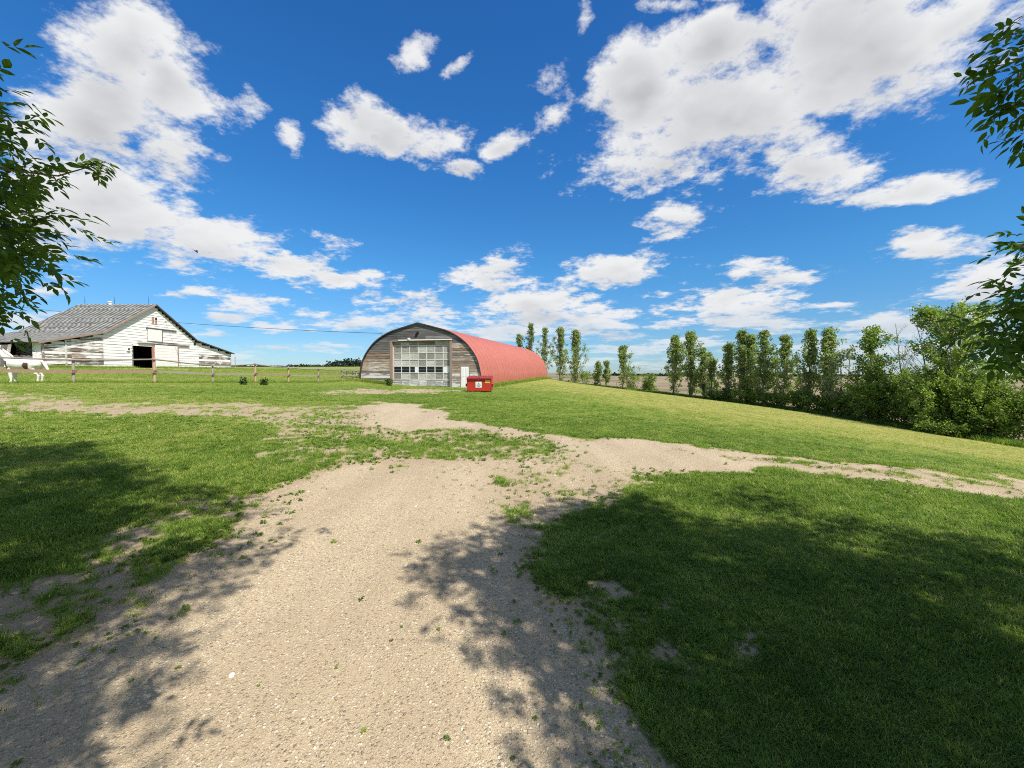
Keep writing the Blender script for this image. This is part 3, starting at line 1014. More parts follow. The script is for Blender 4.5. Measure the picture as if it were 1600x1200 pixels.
def build_grass():
    # near and middle turf
    x, y, r = sample_polar(560000, 1.15, 78)
    c = grass_cover(x, y)
    gf = gravel_field(x, y)
    keep = RNG.uniform(size=len(x)) < c * (1 - .62 * sstep(gf, .12, .55)) + .010 * (gf < .995)
    beyond = x > row_x(np.clip(y, 0, 95)) + 1.5
    # keep off the floors of the buildings
    lx, ly = x + 8.9, y - 39.0
    th = R(14)
    s_, t_ = lx * math.cos(th) - ly * math.sin(th), lx * math.sin(th) + ly * math.cos(th)
    inq = (np.abs(s_) < 6.4) & (t_ > -.05) & (t_ < 38.5)
    inb = (x < -41.2) & (y > 35.5) & (y < 60.5)
    keep &= ~beyond & ~inq & ~inb
    x, y, r = x[keep], y[keep], r[keep]
    z = terrain(x, y)
    d = dryness(x, y)
    n = len(x)
    size = np.clip(r / 3.2, .8, 4.6) ** .62
    lawn = sstep(r, 7, 14)
    cc = grass_cover(x, y)
    size *= .62 + .38 * cc
    hgt = size * (.82 - .50 * lawn) * RNG.uniform(.55, 1.3, n) * (.75 + .5 * fbm(x * .9, y * .9, 3, 77))
    wid = size * RNG.uniform(.8, 1.25, n)
    dryt = (RNG.uniform(size=n) < .06) * RNG.uniform(.3, .6, n)
    tint = np.clip(dryt + .24 + .62 * d + RNG.normal(0, .13, n) + (fbm(x * 2.2, y * 2.2, 3, 90) - .5) * .55, 0, 1)
    rot = np.stack([RNG.normal(0, .12, n), RNG.normal(0, .12, n), RNG.uniform(0, 6.28, n)], -1)
    scl = np.stack([wid, wid, hgt], -1)
    pr = [blade_tuft('grass_tuft', 9, .052, .026, .0021, s) for s in (1, 2, 3, 4)]
    scatter('grass', np.stack([x, y, z], -1), rot, scl, tint, pr, M['grass'], 'short green turf growing over the yard and lawn', 'grass')
    # tall unmown grass: foot of the tree row, fence line, walls
    P = []
    for _ in range(15000):
        Y = math.exp(RNG.uniform(math.log(14), math.log(92)))
        P.append((row_x(Y) + RNG.normal(.2, .55), Y, RNG.uniform(.7, 1.35)))
    for _ in range(2600):
        t = RNG.uniform(-.25, 1.0)
        P.append((-24.1 + 8.8 * t + RNG.normal(0, .25), 22.5 + 18.5 * t + RNG.normal(0, .25), RNG.uniform(.25, .6)))
    e1, e2 = np.array([math.cos(th), -math.sin(th)]), np.array([math.sin(th), math.cos(th)])
    for _ in range(2600):
        t = RNG.uniform(0, 38)
        q = np.array([-8.9, 39.0]) + e1 * (6.42 + abs(RNG.normal(0, .35))) + e2 * t
        P.append((q[0], q[1], RNG.uniform(.5, 1.2)))
    for _ in range(900):
        s = RNG.uniform(-6.6, -2.9)
        q = np.array([-8.9, 39.0]) + e1 * s - e2 * abs(RNG.normal(.15, .25))
        P.append((q[0], q[1], RNG.uniform(.5, 1.1)))
    for _ in range(2200):
        Y = RNG.uniform(35.8, 60)
        if 44.4 < Y < 47.3:
            continue
        P.append((-41.1 + abs(RNG.normal(0, .3)), Y, RNG.uniform(.3, .9)))
    P = np.array(P)
    n = len(P)
    z = terrain(P[:, 0], P[:, 1])
    tint = np.clip(.12 + RNG.normal(0, .14, n) + .35 * (fbm(P[:, 0] * .4, P[:, 1] * .4, 3, 8) - .3), 0, 1)
    tint[15000:] += .2
    rot = np.stack([RNG.normal(0, .1, n), RNG.normal(0, .1, n), RNG.uniform(0, 6.28, n)], -1)
    scl = np.stack([P[:, 2] * .9, P[:, 2] * .9, P[:, 2]], -1)
    pr = [blade_tuft('tall_grass_tuft', 12, .42, .20, .010, s, .5) for s in (11, 12, 13)]
    scatter('tall_grass', np.stack([P[:, 0], P[:, 1], z], -1), rot, scl, np.clip(tint, 0, 1), pr, M['grass'], 'tall unmown grass along the tree row, fence and walls', 'grass')
    # pasture behind the fence
    x, y = RNG.uniform(-44, -8, 30000), RNG.uniform(20, 62, 30000)
    side = (x + 24.1) * 18.5 - (y - 22.5) * 8.8
    k = (side < 0) & (x > -41) & (RNG.uniform(size=len(x)) < .6) & (gravel_field(x, y) < .5)
    lx, ly = x + 8.9, y - 39.0
    s_, t_ = lx * math.cos(th) - ly * math.sin(th), lx * math.sin(th) + ly * math.cos(th)
    k &= ~((np.abs(s_) < 6.6) & (t_ > -.1))
    x, y = x[k], y[k]
    n = len(x)
    rot = np.stack([RNG.normal(0, .1, n), RNG.normal(0, .1, n), RNG.uniform(0, 6.28, n)], -1)
    s = RNG.uniform(.18, .38, n)
    scl = np.stack([s * 1.6, s * 1.6, s], -1)
    tint = np.clip(.44 + RNG.normal(0, .12, n) + (fbm(x * .3, y * .3, 3, 9) - .5) * .6, 0, 1)
    scatter('pasture_grass', np.stack([x, y, terrain(x, y)], -1), rot, scl, tint, pr, M['grass'], 'grazed pasture grass between the pole fence and the white barn', 'grass')


def rosette(name, seed):
    """flat rosette of broad leaves: clover, plantain"""
    rng = np.random.default_rng(seed)
    V, Fs = [], []
    for k in range(9):
        a = k * 2.4 + rng.normal(0, .3)
        L, w = rng.uniform(.02, .045), rng.uniform(.007, .013)
        d = np.array([math.cos(a), math.sin(a), 0])
        q = np.array([-d[1], d[0], 0])
        z = rng.uniform(.006, .03)
        o = len(V)
        V += [d * .004, d * L * .5 + q * w + [0, 0, z], d * L + [0, 0, z * .7], d * L * .5 - q * w + [0, 0, z], d * L * .5 + [0, 0, z * .75]]
        Fs += [(o, o + 4, o + 1), (o + 1, o + 4, o + 2), (o + 2, o + 4, o + 3), (o + 3, o + 4, o)]
    me = bpy.data.meshes.new(name)
    me.from_pydata([tuple(map(float, v)) for v in V], [], Fs)
    return me


def build_weeds():
    x, y, r = sample_polar(60000, 1.3, 16)
    g = gravel_field(x, y)
    pt = fbm(x * .8, y * .8, 3, 71)
    keep = RNG.uniform(size=len(x)) < np.where(g < .66, .05 + .35 * (pt > .56), np.where(g < .98, .09 * (pt > .58), .0015))
    x, y, r = x[keep], y[keep], r[keep]
    n = len(x)
    s = np.clip(r / 5, .42, 1.3) * RNG.uniform(.55, 1.25, n)
    rot = np.stack([RNG.normal(0, .1, n), RNG.normal(0, .1, n), RNG.uniform(0, 6.28, n)], -1)
    tint = np.clip(RNG.normal(.22, .12, n) + (RNG.uniform(size=n) < .05) * .5, 0, 1)
    scatter('ground_weeds', np.stack([x, y, terrain(x, y) + .004], -1), rot, np.stack([s, s, s], -1), tint, [rosette('weed_rosette', q) for q in (1, 2, 3)], M['grass'], 'small broad-leaved weeds and clover in the turf and gravel edge', 'weeds')


def build_stones():
    x, y, r = sample_polar(120000, 1.2, 12)
    g = gravel_field(x, y)
    keep = RNG.uniform(size=len(x)) < np.clip(g * 1.1 - .1, 0, 1) * (.55 + .6 * (fbm(x * 1.7, y * 1.7, 3, 61) > .5))
    x, y, r = x[keep], y[keep], r[keep]
    n = len(x)
    s = .0019 * np.exp(RNG.normal(0, .45, n)) * np.clip(r / 2.2, .9, 2.6)
    big = RNG.uniform(size=n) < .012
    s[big] *= RNG.uniform(1.8, 3.2, big.sum())
    rot = np.stack([RNG.normal(0, .25, n), RNG.normal(0, .25, n), RNG.uniform(0, 6.28, n)], -1)
    scl = s[:, None] * RNG.uniform(.8, 1.25, (n, 3))
    pr = [pebble('gravel_stone', k) for k in (1, 3, 4, 5)]
    z = terrain(x, y) + s * .12
    scatter('loose_gravel', np.stack([x, y, z], -1), rot, scl, np.zeros(n), pr, M['stone'], 'loose pale gravel stones strewn over the driveway', 'gravel')


build_grass()
build_weeds()
build_stones()
# ------------------------------------------------------------------ red arched shed
def catmull(pts, n=6):
    pts = [np.asarray(p, float) for p in pts]
    out = []
    for i in range(len(pts) - 1):
        p0, p1, p2, p3 = pts[max(i - 1, 0)], pts[i], pts[i + 1], pts[min(i + 2, len(pts) - 1)]
        for k in range(n):
            t = k / n
            out.append(.5 * ((2 * p1) + (-p0 + p2) * t + (2 * p0 - 5 * p1 + 4 * p2 - p3) * t * t + (-p0 + 3 * p1 - 3 * p2 + p3) * t ** 3))
    out.append(pts[-1])
    return out


Q_TH, Q_Z, Q_LEN = R(14), .05, 38.0
Q_HALF = [(6.25, -.5), (6.25, .8), (6.15, 1.5), (5.92, 2.4), (5.42, 3.3), (4.5, 4.3), (3.13, 5.1), (1.58, 5.57), (0, 5.97)]


def arch_half(z):
    zs = [p[1] for p in Q_HALF]
    xs = [p[0] for p in Q_HALF]
    return float(np.interp(z, zs, xs))


def build_shed():
    root = empty('arched_shed', (-8.9, 39.0, Q_Z), -Q_TH)
    tag(root, 'long red metal arched shed with weathered board front and white overhead door', 'shed')
    right = catmull(Q_HALF, 5)
    prof = [(-p[0], p[1]) for p in right] + [tuple(p) for p in right[::-1][1:]]
    prof = np.array([(p[0], p[1]) for p in prof])
    # corrugated arch: ribs run over the arch
    pitch = .30
    ny = int(Q_LEN / pitch * 4)
    ys = np.linspace(-.12, Q_LEN, ny)
    amp = .006 * np.sin(ys / pitch * 2 * math.pi)
    tng = np.gradient(prof, axis=0)
    nrm = np.stack([tng[:, 1], -tng[:, 0]], -1)
    nrm /= np.linalg.norm(nrm, axis=1)[:, None]
    nrm = -nrm
    V = np.zeros((ny, len(prof), 3))
    for i in range(ny):
        off = prof + nrm * (.05 + amp[i])
        V[i, :, 0], V[i, :, 1], V[i, :, 2] = off[:, 0], ys[i], off[:, 1]
    npf = len(prof)
    i, j = np.meshgrid(np.arange(ny - 1), np.arange(npf - 1), indexing='ij')
    Fq = np.stack([i * npf + j, i * npf + j + 1, (i + 1) * npf + j + 1, (i + 1) * npf + j], -1).reshape(-1, 4)
    roof = mesh_np('roof', V.reshape(-1, 3), Fq, M['red_roof'], root, smooth=True)
    # lapped panel seams over the arch
    for k in range(1, 32):
        yy = k * 1.2
        sm_ = MB()
        for q in range(len(prof) - 1):
            a, b = prof[q] + nrm[q] * .056, prof[q + 1] + nrm[q + 1] * .056
            a2, b2 = prof[q] + nrm[q] * .074, prof[q + 1] + nrm[q + 1] * .074
            sm_.add([(a[0], yy - .13, a[1]), (b[0], yy - .13, b[1]), (b2[0], yy, b2[1]), (a2[0], yy, a2[1]), (b[0], yy + .13, b[1]), (a[0], yy + .13, a[1])], [(0, 1, 2, 3), (3, 2, 4, 5)])
        sm_.build('panel_seam', M['red_roof'], roof)
    roof['label'] = 'faded red corrugated metal arch roof'
    # dark edge strip round the front arch
    mb = MB()
    for k in range(len(prof) - 1):
        a, b = prof[k], prof[k + 1]
        na, nb = nrm[k], nrm[k + 1]
        mb.hexa([(a[0], -.16, a[1]), (b[0], -.16, b[1]), (b[0], .06, b[1]), (a[0], .06, a[1]),
                 (a[0] + na[0] * .10, -.16, a[1] + na[1] * .10), (b[0] + nb[0] * .10, -.16, b[1] + nb[1] * .10),
                 (b[0] + nb[0] * .028, .06, b[1] + nb[1] * .028), (a[0] + na[0] * .028, .06, a[1] + na[1] * .028)])
    mb.build('roof_edge', M['trim'], root)
    # back wall and dark inside
    mb = MB()
    mb.prism([tuple(p) for p in prof], Q_LEN - .3, Q_LEN - .2)
    mb.build('rear_wall', M['grey_board'], root)
    # front wall: boards one by one round the openings
    wall = MB()
    x = np.linspace(-6.2, 6.2, 60)
    wall_o = MB()
    back = [tuple(p) for p in prof]
    # backing split round the big door and the small door
    def backing(x0, x1, z0):
        xs = np.linspace(x0, x1, 10)
        top = []
        for q in xs:
            zz = np.interp(abs(q), [p[0] for p in Q_HALF[::-1]][:-1], [p[1] for p in Q_HALF[::-1]][:-1])
            top.append((q, zz - .02))
        wall_o.prism([(x0, z0), (x1, z0)] + top[::-1], .03, .08)
    backing(-6.2, -2.98, -.4)
    backing(-2.98, 3.42, 4.34)
    backing(3.42, 4.29, -.4)
    backing(4.29, 5.12, 1.97)
    backing(5.12, 6.2, -.4)
    fw = wall_o.build('front_wall', M['dark'], root)
    z = -.05
    row = 0
    while z < 5.9:
        hgt = random.uniform(.19, .27)
        zt = min(z + hgt, 5.93)
        half = min(arch_half(zt), 6.2)
        half0 = min(arch_half(z), 6.2)
        spans = [(-half, half)]
        cuts = [(-2.98, 3.42, -1, 4.36), (4.27, 5.14, -1, 1.99)]
        for (c0, c1, z0, z1) in cuts:
            if z0 < (z + zt) / 2 < z1:
                ns = []
                for (a, b) in spans:
                    if c0 > a:
                        ns.append((a, min(b, c0)))
                    if c1 < b:
                        ns.append((max(a, c1), b))
                spans = [q for q in ns if q[1] - q[0] > .05]
        for (a, b) in spans:
            n = max(1, int((b - a) / random.uniform(1.8, 3.6)))
            cut = sorted([a] + [a + (b - a) * (k + random.uniform(-.25, .25)) / n for k in range(1, n)] + [b])
            for p, q in zip(cut[:-1], cut[1:]):
                mid = (p + q) / 2
                proud = random.uniform(0, .014)
                g = random.uniform(.006, .022)
                if z < -.05 + .22 and mid < -2.5:
                    continue
                mt = 'brown_board'
                if z > 4.2 or (z > 3.3 and random.random() < .75):
                    mt = 'grey_board'
                elif z < 1.1 and (mid < -2 or mid > 3) and random.random() < .62:
                    mt = 'pale_board'
                elif mid > 3 and 2.0 < z < 3.3 and random.random() < .4:
                    mt = 'pale_board'
                lean = random.uniform(-.012, .012)
                b_ = MB()
                p0 = p if p > -half + .01 else -half0
                q0 = q if q < half - .01 else half0
                y0, y1 = -.022 - proud, .028
                b_.hexa([(p0 + .004, y0, z + lean), (q0 - .004, y0, z - lean), (q0 - .004, y1, z - lean), (p0 + .004, y1, z + lean),
                         (p + .004, y0 + .004, zt - g + lean), (q - .004, y0 + .004, zt - g - lean), (q - .004, y1, zt - g - lean), (p + .004, y1, zt - g + lean)])
                b_.build('board', M[mt], fw)
        z = zt
        row += 1
    # overhead door, set back
    door = MB()
    door.box((-2.75, .22, -.02), (3.2, .26, 4.3))
    do = door.build('overhead_door', M['door_rail'], root)
    zs = [.05, .68, 1.31, 1.93, 2.56, 3.2, 3.9, 4.3]
    xs = [-2.72, -1.88, -1.0, -.1, .76, 1.62, 2.46, 3.18]
    for r in range(7):
        for c in range(7):
            x0, x1, z0, z1 = xs[c], xs[c + 1], zs[r], zs[r + 1]
            gx, gz = .02, .02
            b_ = MB()
            if r == 2:
                if c == 6:
                    b_.box((x0 + .03, .17, z0 + .02), (x1 - .02, .199, z1 - .01)).build('panel', M['white_paint'], do)
                    continue
                xe = x1 - gx if c != 2 else x0 + .58 * (x1 - x0)
                zm = (z0 + z1) / 2
                for (za, zb) in ((z0 + .03, zm - .02), (zm + .02, z1 - .03)):
                    MB().box((x0 + gx, .186, za), (xe, .199, zb)).build('pane', M['glass'], do)
                if c == 2:
                    MB().box((xe + .02, .168, z0 + .0), (x1, .199, z1)).build('panel', M['white_paint'], do)
                continue
            mt = 'panel' if 0 < r < 6 else ('panel_low' if r == 0 else 'brown_board')
            if r == 0:
                gz = .02
                gx = .012
            j = random.uniform(-.008, .008)
            b_.box((x0 + gx, .176 + j, z0 + gz), (x1 - gx, .199, z1 - gz + j))
            b_.build('panel', M[mt], do)
    for zz in zs[1:-1]:
        MB().box((-2.74, .150, zz - .035), (3.19, .215, zz + .035)).build('rail', M['door_rail'], do)
    for c, xx in enumerate(xs):
        lo = .05 if c in (0, 2, 7) else .68
        MB().box((xx - .04, .158, lo), (xx + .04, .218, 3.9 if c not in (1, 3) else 4.28)).build('stile', M['door_rail'], do)
    MB().box((-3.0, -.05, -.1), (-2.752, .20, 4.30)).build('jamb', M['jamb'], root)
    MB().box((3.202, -.05, -.1), (3.42, .20, 4.30)).build('jamb', M['jamb'], root)
    MB().box((-3.0, -.05, 4.302), (3.42, .20, 4.37)).build('lintel', M['jamb'], root)
    fl = MB().box((-2.05, -.11, 4.375), (3.45, -.04, 4.46)).build('door_flashing', M['white_paint'], root)
    MB().box((-1.02, -.17, 4.462), (-.80, -.05, 4.62)).build('light_fitting', M['white_paint'], root)
    # dark oval plate over the door
    mb = MB()
    n = 18
    ca, sa = math.cos(R(-32)), math.sin(R(-32))
    ring = []
    for k in range(n):
        th = 2 * math.pi * k / n
        u, v = .13 * math.cos(th), .30 * math.sin(th)
        ring.append((-.11 + u * ca - v * sa, 4.95 + u * sa + v * ca))
    mb.prism(ring, -.075, -.035)
    mb.build('vent_plate', M['dark'], root)
    # small white door
    dr = MB().box((4.30, -.015, -.12), (5.11, .03, 1.94)).build('door', M['white_paint'], root)
    for (z0, z1) in ((.10, .80), (.95, 1.78)):
        for (x0, x1) in ((4.40, 4.67), (4.74, 5.01)):
            MB().box((x0, -.030, z0), (x1, -.014, z1)).build('door_panel', M['white_paint'], dr)
    MB().ball((4.38, -.07, .92), .035).build('door_knob', M['steel'], dr, smooth=True)
    MB().box((4.24, -.045, -.12), (4.298, .04, 2.01)).build('door_frame', M['jamb'], root)
    MB().box((5.112, -.045, -.12), (5.17, .04, 2.01)).build('door_frame', M['jamb'], root)
    MB().box((4.298, -.045, 1.942), (5.112, .04, 2.01)).build('door_frame', M['jamb'], root)
    # concrete strip before the doors
    MB().box((-2.9, -.9, -.35), (6.0, -.06, -.06)).build('door_slab', simple('pale_concrete', (.42, .38, .32), .9, .15, 5, .3), root)
    # earth floor just inside
    MB().box((-6.1, .1, -.3), (6.1, Q_LEN - .4, -.08)).build('floor', M['dirt_floor'], root)


build_shed()


# ------------------------------------------------------------------ white barn
def build_barn():
    B0 = 1.70
    root = empty('barn', (-41.25, 47.43, B0), R(90))          # local x runs along the gable, y into the barn
    tag(root, 'old white clapboard barn with grey shingle roof and open dark doorway', 'barn')
    L = 8.3
    apex, brk, eav = 9.11 - B0, 5.40 - B0, 4.05 - B0
    xb, xe0, xe1 = 6.08, -11.4, 12.75

    def top(x):
        return float(np.interp(x, [xe0, -xb, 0, xb, xe1], [eav + .05, brk, apex, brk, eav]))
    # backing walls (the doorway is left open)
    mb = MB()
    D0, D1, DH = -2.80, -.34, 4.42 - B0

    def back(x0, x1, z0, y0=.04, y1=.10):
        xs = [x0] + [q for q in (-xb, 0, xb) if x0 < q < x1] + [x1]
        mb.prism([(x0, z0), (x1, z0)] + [(q, top(q) - .04) for q in xs[::-1]], y0, y1)
    back(xe0 + .1, D0, -.3)
    back(D0, D1, DH)
    back(D1, xe1 - .1, -.3)
    gw = mb.build('gable_wall', M['dark'], root)
    mb = MB()
    back(xe0 + .1, xe1 - .1, -.3, L - .1, L - .04)
    mb.build('rear_wall', M['grey_board'], root)
    MB().box((xe1 - .15, .1, -.3), (xe1 - .08, L - .1, eav - .05)).build('side_wall', M['white_board'], root)
    # clapboards
    z = -.12
    while z < apex - .12:
        zt = min(z + .30, apex - .1)
        # extent under the roof at the top of this board
        if zt <= eav:
            a, b = xe0, xe1
        elif zt <= brk:
            a = np.interp(zt, [eav + .05, brk], [xe0, -xb])
            b = np.interp(zt, [eav, brk], [xe1, xb])
        else:
            b = np.interp(zt, [brk, apex], [xb, 0])
            a = -b
        spans = [(a, b)]
        if (z + zt) / 2 < DH:
            spans = [(a, D0), (D1, b)]
        for (p, q) in spans:
            if q - p < .1:
                continue
            marks = [m_ for m_ in (-6.0, 6.6, -9.0, -3.3, 2.6) if p + .3 < m_ < q - .3]
            cut = [p] + sorted(marks) + [q]
            for c0, c1 in zip(cut[:-1], cut[1:]):
                mid = (c0 + c1) / 2
                mt = 'peel_board' if (mid < -5.9 and zt < brk - .3) or (mid > 6.6 and zt < 2.2 and random.random() < .6) else 'white_board'
                j = random.uniform(-.006, .006)
                b_ = MB()
                g = .014 if mt == 'white_board' else random.uniform(.02, .06)
                b_.hexa([(c0 + .003, -.030 + j, z), (c1 - .003, -.030 + j, z), (c1 - .003, .038, z), (c0 + .003, .038, z),
                         (c0 + .003, -.004 + j, zt - g), (c1 - .003, -.004 + j, zt - g), (c1 - .003, .038, zt - g), (c0 + .003, .038, zt - g)])
                b_.build('board', M[mt], gw)
        z = zt
    # corner and seam boards
    for x, w, h_, mt in ((xe0 + .06, .12, eav - .05, 'pale_board'), (xe0 + 1.9, .16, eav + .35, 'pale_board'), (xe1 - 2.3, .12, eav + .35, 'pale_board'), (xe1 - .08, .12, eav - .1, 'pale_board')):
        MB().box((x - w / 2, -.06, -.12), (x + w / 2, -.034, h_)).build('corner_board', M[mt], root)
    # sliding door beside the opening, its track above
    sd = MB().box((-.10, -.14, .02), (3.18, -.095, 4.50 - B0)).build('sliding_door', M['white_board'], root)
    for k in range(8):
        z0 = .05 + k * .34
        MB().box((-.08, -.152, z0), (3.0, -.141, z0 + .32)).build('board', M['white_board'], sd)
    MB().box((3.03, -.17, .02), (3.18, -.141, 4.48 - B0)).build('door_stile', M['jamb'], sd)
    MB().box((-2.25, -.19, 4.62 - B0), (4.9, -.05, 4.78 - B0)).build('door_track', M['pale_board'], root)
    MB().box((-.6, -.20, 4.79 - B0), (3.0, -.06, 4.86 - B0)).build('track_cover', M['grey_board'], root)
    MB().box((D1 - .02, -.10, -.1), (D1 + .17, .06, DH)).build('door_post', M['red_jamb'], root)
    MB().box((D0 - .12, -.055, -.1), (D0, .06, DH)).build('door_post', M['pale_board'], root)
    # hay door with its own rail
    hd = MB().box((-1.05, -.10, 4.92 - B0), (.98, -.05, 6.28 - B0)).build('hay_door', M['white_board'], root)
    MB().box((-1.07, -.115, 4.92 - B0), (-.98, -.101, 6.28 - B0)).build('door_stile', M['pale_board'], hd)
    MB().box((.90, -.115, 4.92 - B0), (1.0, -.101, 6.28 - B0)).build('door_stile', M['grey_board'], hd)
    MB().box((-1.15, -.13, 6.31 - B0), (3.0, -.05, 6.44 - B0)).build('hay_door_rail', M['grey_board'], root)
    # little broken window high up
    w = MB().box((-.38, -.045, 6.90 - B0), (.42, -.034, 7.72 - B0)).build('window', M['red_jamb'], root)
    for (x0, x1, z0, z1) in ((-.40, -.32, 6.9, 7.72), (.36, .44, 6.9, 7.72), (-.32, .36, 7.66, 7.74), (-.02, .05, 6.9, 7.66), (-.32, -.02, 7.26, 7.33), (.05, .36, 7.26, 7.33)):
        MB().box((x0, -.075, z0 - B0), (x1, -.046, z1 - B0)).build('muntin', M['white_paint'] if z1 - z0 > .5 and x0 > -.1 else M['pale_board'], w)
    MB().box((.08, -.068, 7.36 - B0), (.34, -.046, 7.62 - B0)).build('pane', M['glass'], w)
    # lamp box left of the doorway and small vent on the right
    MB().box((-3.55, -.14, 3.66 - B0), (-3.2, -.04, 4.05 - B0)).build('lamp_box', M['white_paint'], root)
    MB().box((-3.46, -.15, 3.74 - B0), (-3.27, -.141, 3.96 - B0)).build('lamp_glass', M['dark'], root)
    MB().box((5.75, -.08, 4.86 - B0), (6.05, -.04, 5.14 - B0)).build('vent', M['dark'], root)
    # roof: sheathing planes with courses of shingles
    planes = [((-xb, brk), (0, apex)), ((0, apex), (xb, brk)), ((xe0 - .45, eav - .05), (-xb, brk)), ((xb, brk), (xe1 + .35, eav - .08))]
    for pi, (p, q) in enumerate(planes):
        (x0, z0), (x1, z1) = p, q
        d = np.array([x1 - x0, z1 - z0])
        Ln = np.linalg.norm(d)
        d /= Ln
        nv = np.array([-d[1], d[0]])
        y0, y1 = -.28, L + .25
        V = []
        for yy in (y0, y1):
            for (a, off) in ((0, .0), (Ln, .0), (Ln, .06), (0, .06)):
                c = np.array(p) + d * a + nv * off
                V.append((c[0], yy, c[1]))
        slab = MB().add(V, [(0, 1, 2, 3), (7, 6, 5, 4), (0, 4, 5, 1), (1, 5, 6, 2), (2, 6, 7, 3), (3, 7, 4, 0)]).build('roof_deck', M['jamb'], root)
        # shingles, each a thin wedge; the far slopes show no face to us and keep bare decks
        if pi in (1, 3):
            slab.data.materials.clear()
            slab.data.materials.append(M['trim'])
            continue
        Vs, Fs, T = [], [], []
        step = .30
        nrow = int(Ln / step)
        for r in range(nrow + 1):
            a = r * step
            yy = y0 - .1
            tab = 0
            while yy < y1:
                wd = .235
                ya, yb = max(yy, y0), min(yy + wd - .01, y1)
                yy += wd
                if yb - ya < .05 or random.random() < .01:
                    continue
                tab += 1
                col = (.76 if tab % 2 else .24) + random.uniform(-.20, .20) + .12 * math.sin(r * 1.7)
                drop = random.uniform(-.02, .02)
                lo, hi = max(a - .03 + drop, -.04), min(a + step + .05, Ln)
                if hi - lo < .05:
                    continue
                b0 = len(Vs)
                for (aa, o0) in ((lo, .092), (hi, .068)):
                    for yq in (ya, yb):
                        c = np.array(p) + d * aa + nv * o0
                        Vs.append((c[0], yq, c[1]))
                for yq in (ya, yb):
                    c = np.array(p) + d * lo + nv * .062
                    Vs.append((c[0], yq, c[1]))
                Fs += [(b0, b0 + 1, b0 + 3, b0 + 2), (b0 + 4, b0 + 5, b0 + 1, b0)]
                T += [col] * 6
        so = mesh_np('shingles', Vs, Fs, M['shingle'], root, dict(tint=np.clip(T, 0, 1)))
        so['kind'] = 'stuff'
    # barge boards along the gable edge
    for (p, q, w) in (((-xb, brk), (0, apex), .16), ((0, apex), (xb, brk), .16), ((xe0 - .45, eav - .05), (-xb, brk), .13), ((xb, brk), (xe1 + .35, eav - .08), .13)):
        V = []
        for yy in (-.33, -.285):
            V += [(p[0], yy, p[1] - w + .06), (q[0], yy, q[1] - w + .06), (q[0], yy, q[1] + .09), (p[0], yy, p[1] + .09)]
        MB().add(V, [(0, 1, 2, 3), (7, 6, 5, 4), (0, 4, 5, 1), (1, 5, 6, 2), (2, 6, 7, 3), (3, 7, 4, 0)]).build('barge_board', M['trim'] if p[0] >= 0 else M['jamb'], root)
    # near side under the low roof: narrow white wall, plank half wall and an open bay
    y_front = .10
    MB().box((xe0, .10, -.2), (xe0 + .08, .85, eav - .02)).build('side_wall', M['white_board'], root)
    hw = MB().box((xe0 + .02, .86, -.2), (xe0 + .06, 3.6, 1.0)).build('half_wall', M['dark'], root)
    yy = .87
    while yy < 3.55:
        w = random.uniform(.16, .26)
        MB().box((xe0 - .02, yy, -.1), (xe0 + .018, yy + w - .015, 1.0 + random.uniform(.1, .28))).build('plank', M['grey_board'], hw)
        yy += w
    for k in range(7):       # stacked red-and-white sacks seen through the bay
        pass
    MB().box((xe0 + 1.6, .9, -.2), (xe0 + 1.68, 4.2, eav + .1)).build('inner_wall', M['peel_board'], root)
    MB().box((xe0 + .02, 3.6, -.2), (xe0 + .08, L - .1, eav - .05)).build('side_wall', M['grey_board'], root)
    # leaning sheet of grey siding, boards upright
    ls = MB().box((xe0 - 1.0, 2.3, -.12), (xe0 - .95, 2.35, -.1)).build('lean_frame', M['grey_board'], root)
    for k in range(11):
        y0 = 2.15 + k * .30
        sh = (k * .012)
        b_ = MB()
        b_.hexa([(xe0 - 1.30, y0 - .55, -.15), (xe0 - 1.26, y0 - .55, -.15), (xe0 - 1.26, y0 - .28, -.15), (xe0 - 1.30, y0 - .28, -.15),
                 (xe0 - .45, y0, eav - .22 - sh), (xe0 - .41, y0, eav - .22 - sh), (xe0 - .41, y0 + .27, eav - .22 - sh), (xe0 - .45, y0 + .27, eav - .22 - sh)])
        b_.build('siding_plank', M['grey_board'] if k % 3 else M['pale_board'], ls)
    # lightning rods and ridge vent
    for yy in (.55, 4.5, 7.9):
        rd = MB().tube([(0, yy, apex), (0, yy, apex + .95)], [.022, .012], 6).build('lightning_rod', M['lightning'], root)
        MB().ball((0, yy, apex + .45), .05).build('rod_ball', M['lightning'], rd)
    MB().tube([(-.1, 4.9, apex), (-.1, 4.9, apex + .26)], .16, 10).ball((-.1, 4.9, apex + .28), (.24, .24, .10)).build('ridge_vent', M['white_paint'], root)
    MB().box((.12, 5.0, apex - .1), (.5, 5.6, apex + .14)).build('ridge_cap', M['trim'], root)
    # earth floor
    MB().box((xe0 + .2, .12, -.4), (xe1 - .2, L - .12, -.02)).build('floor', M['dirt_floor'], root)


build_barn()
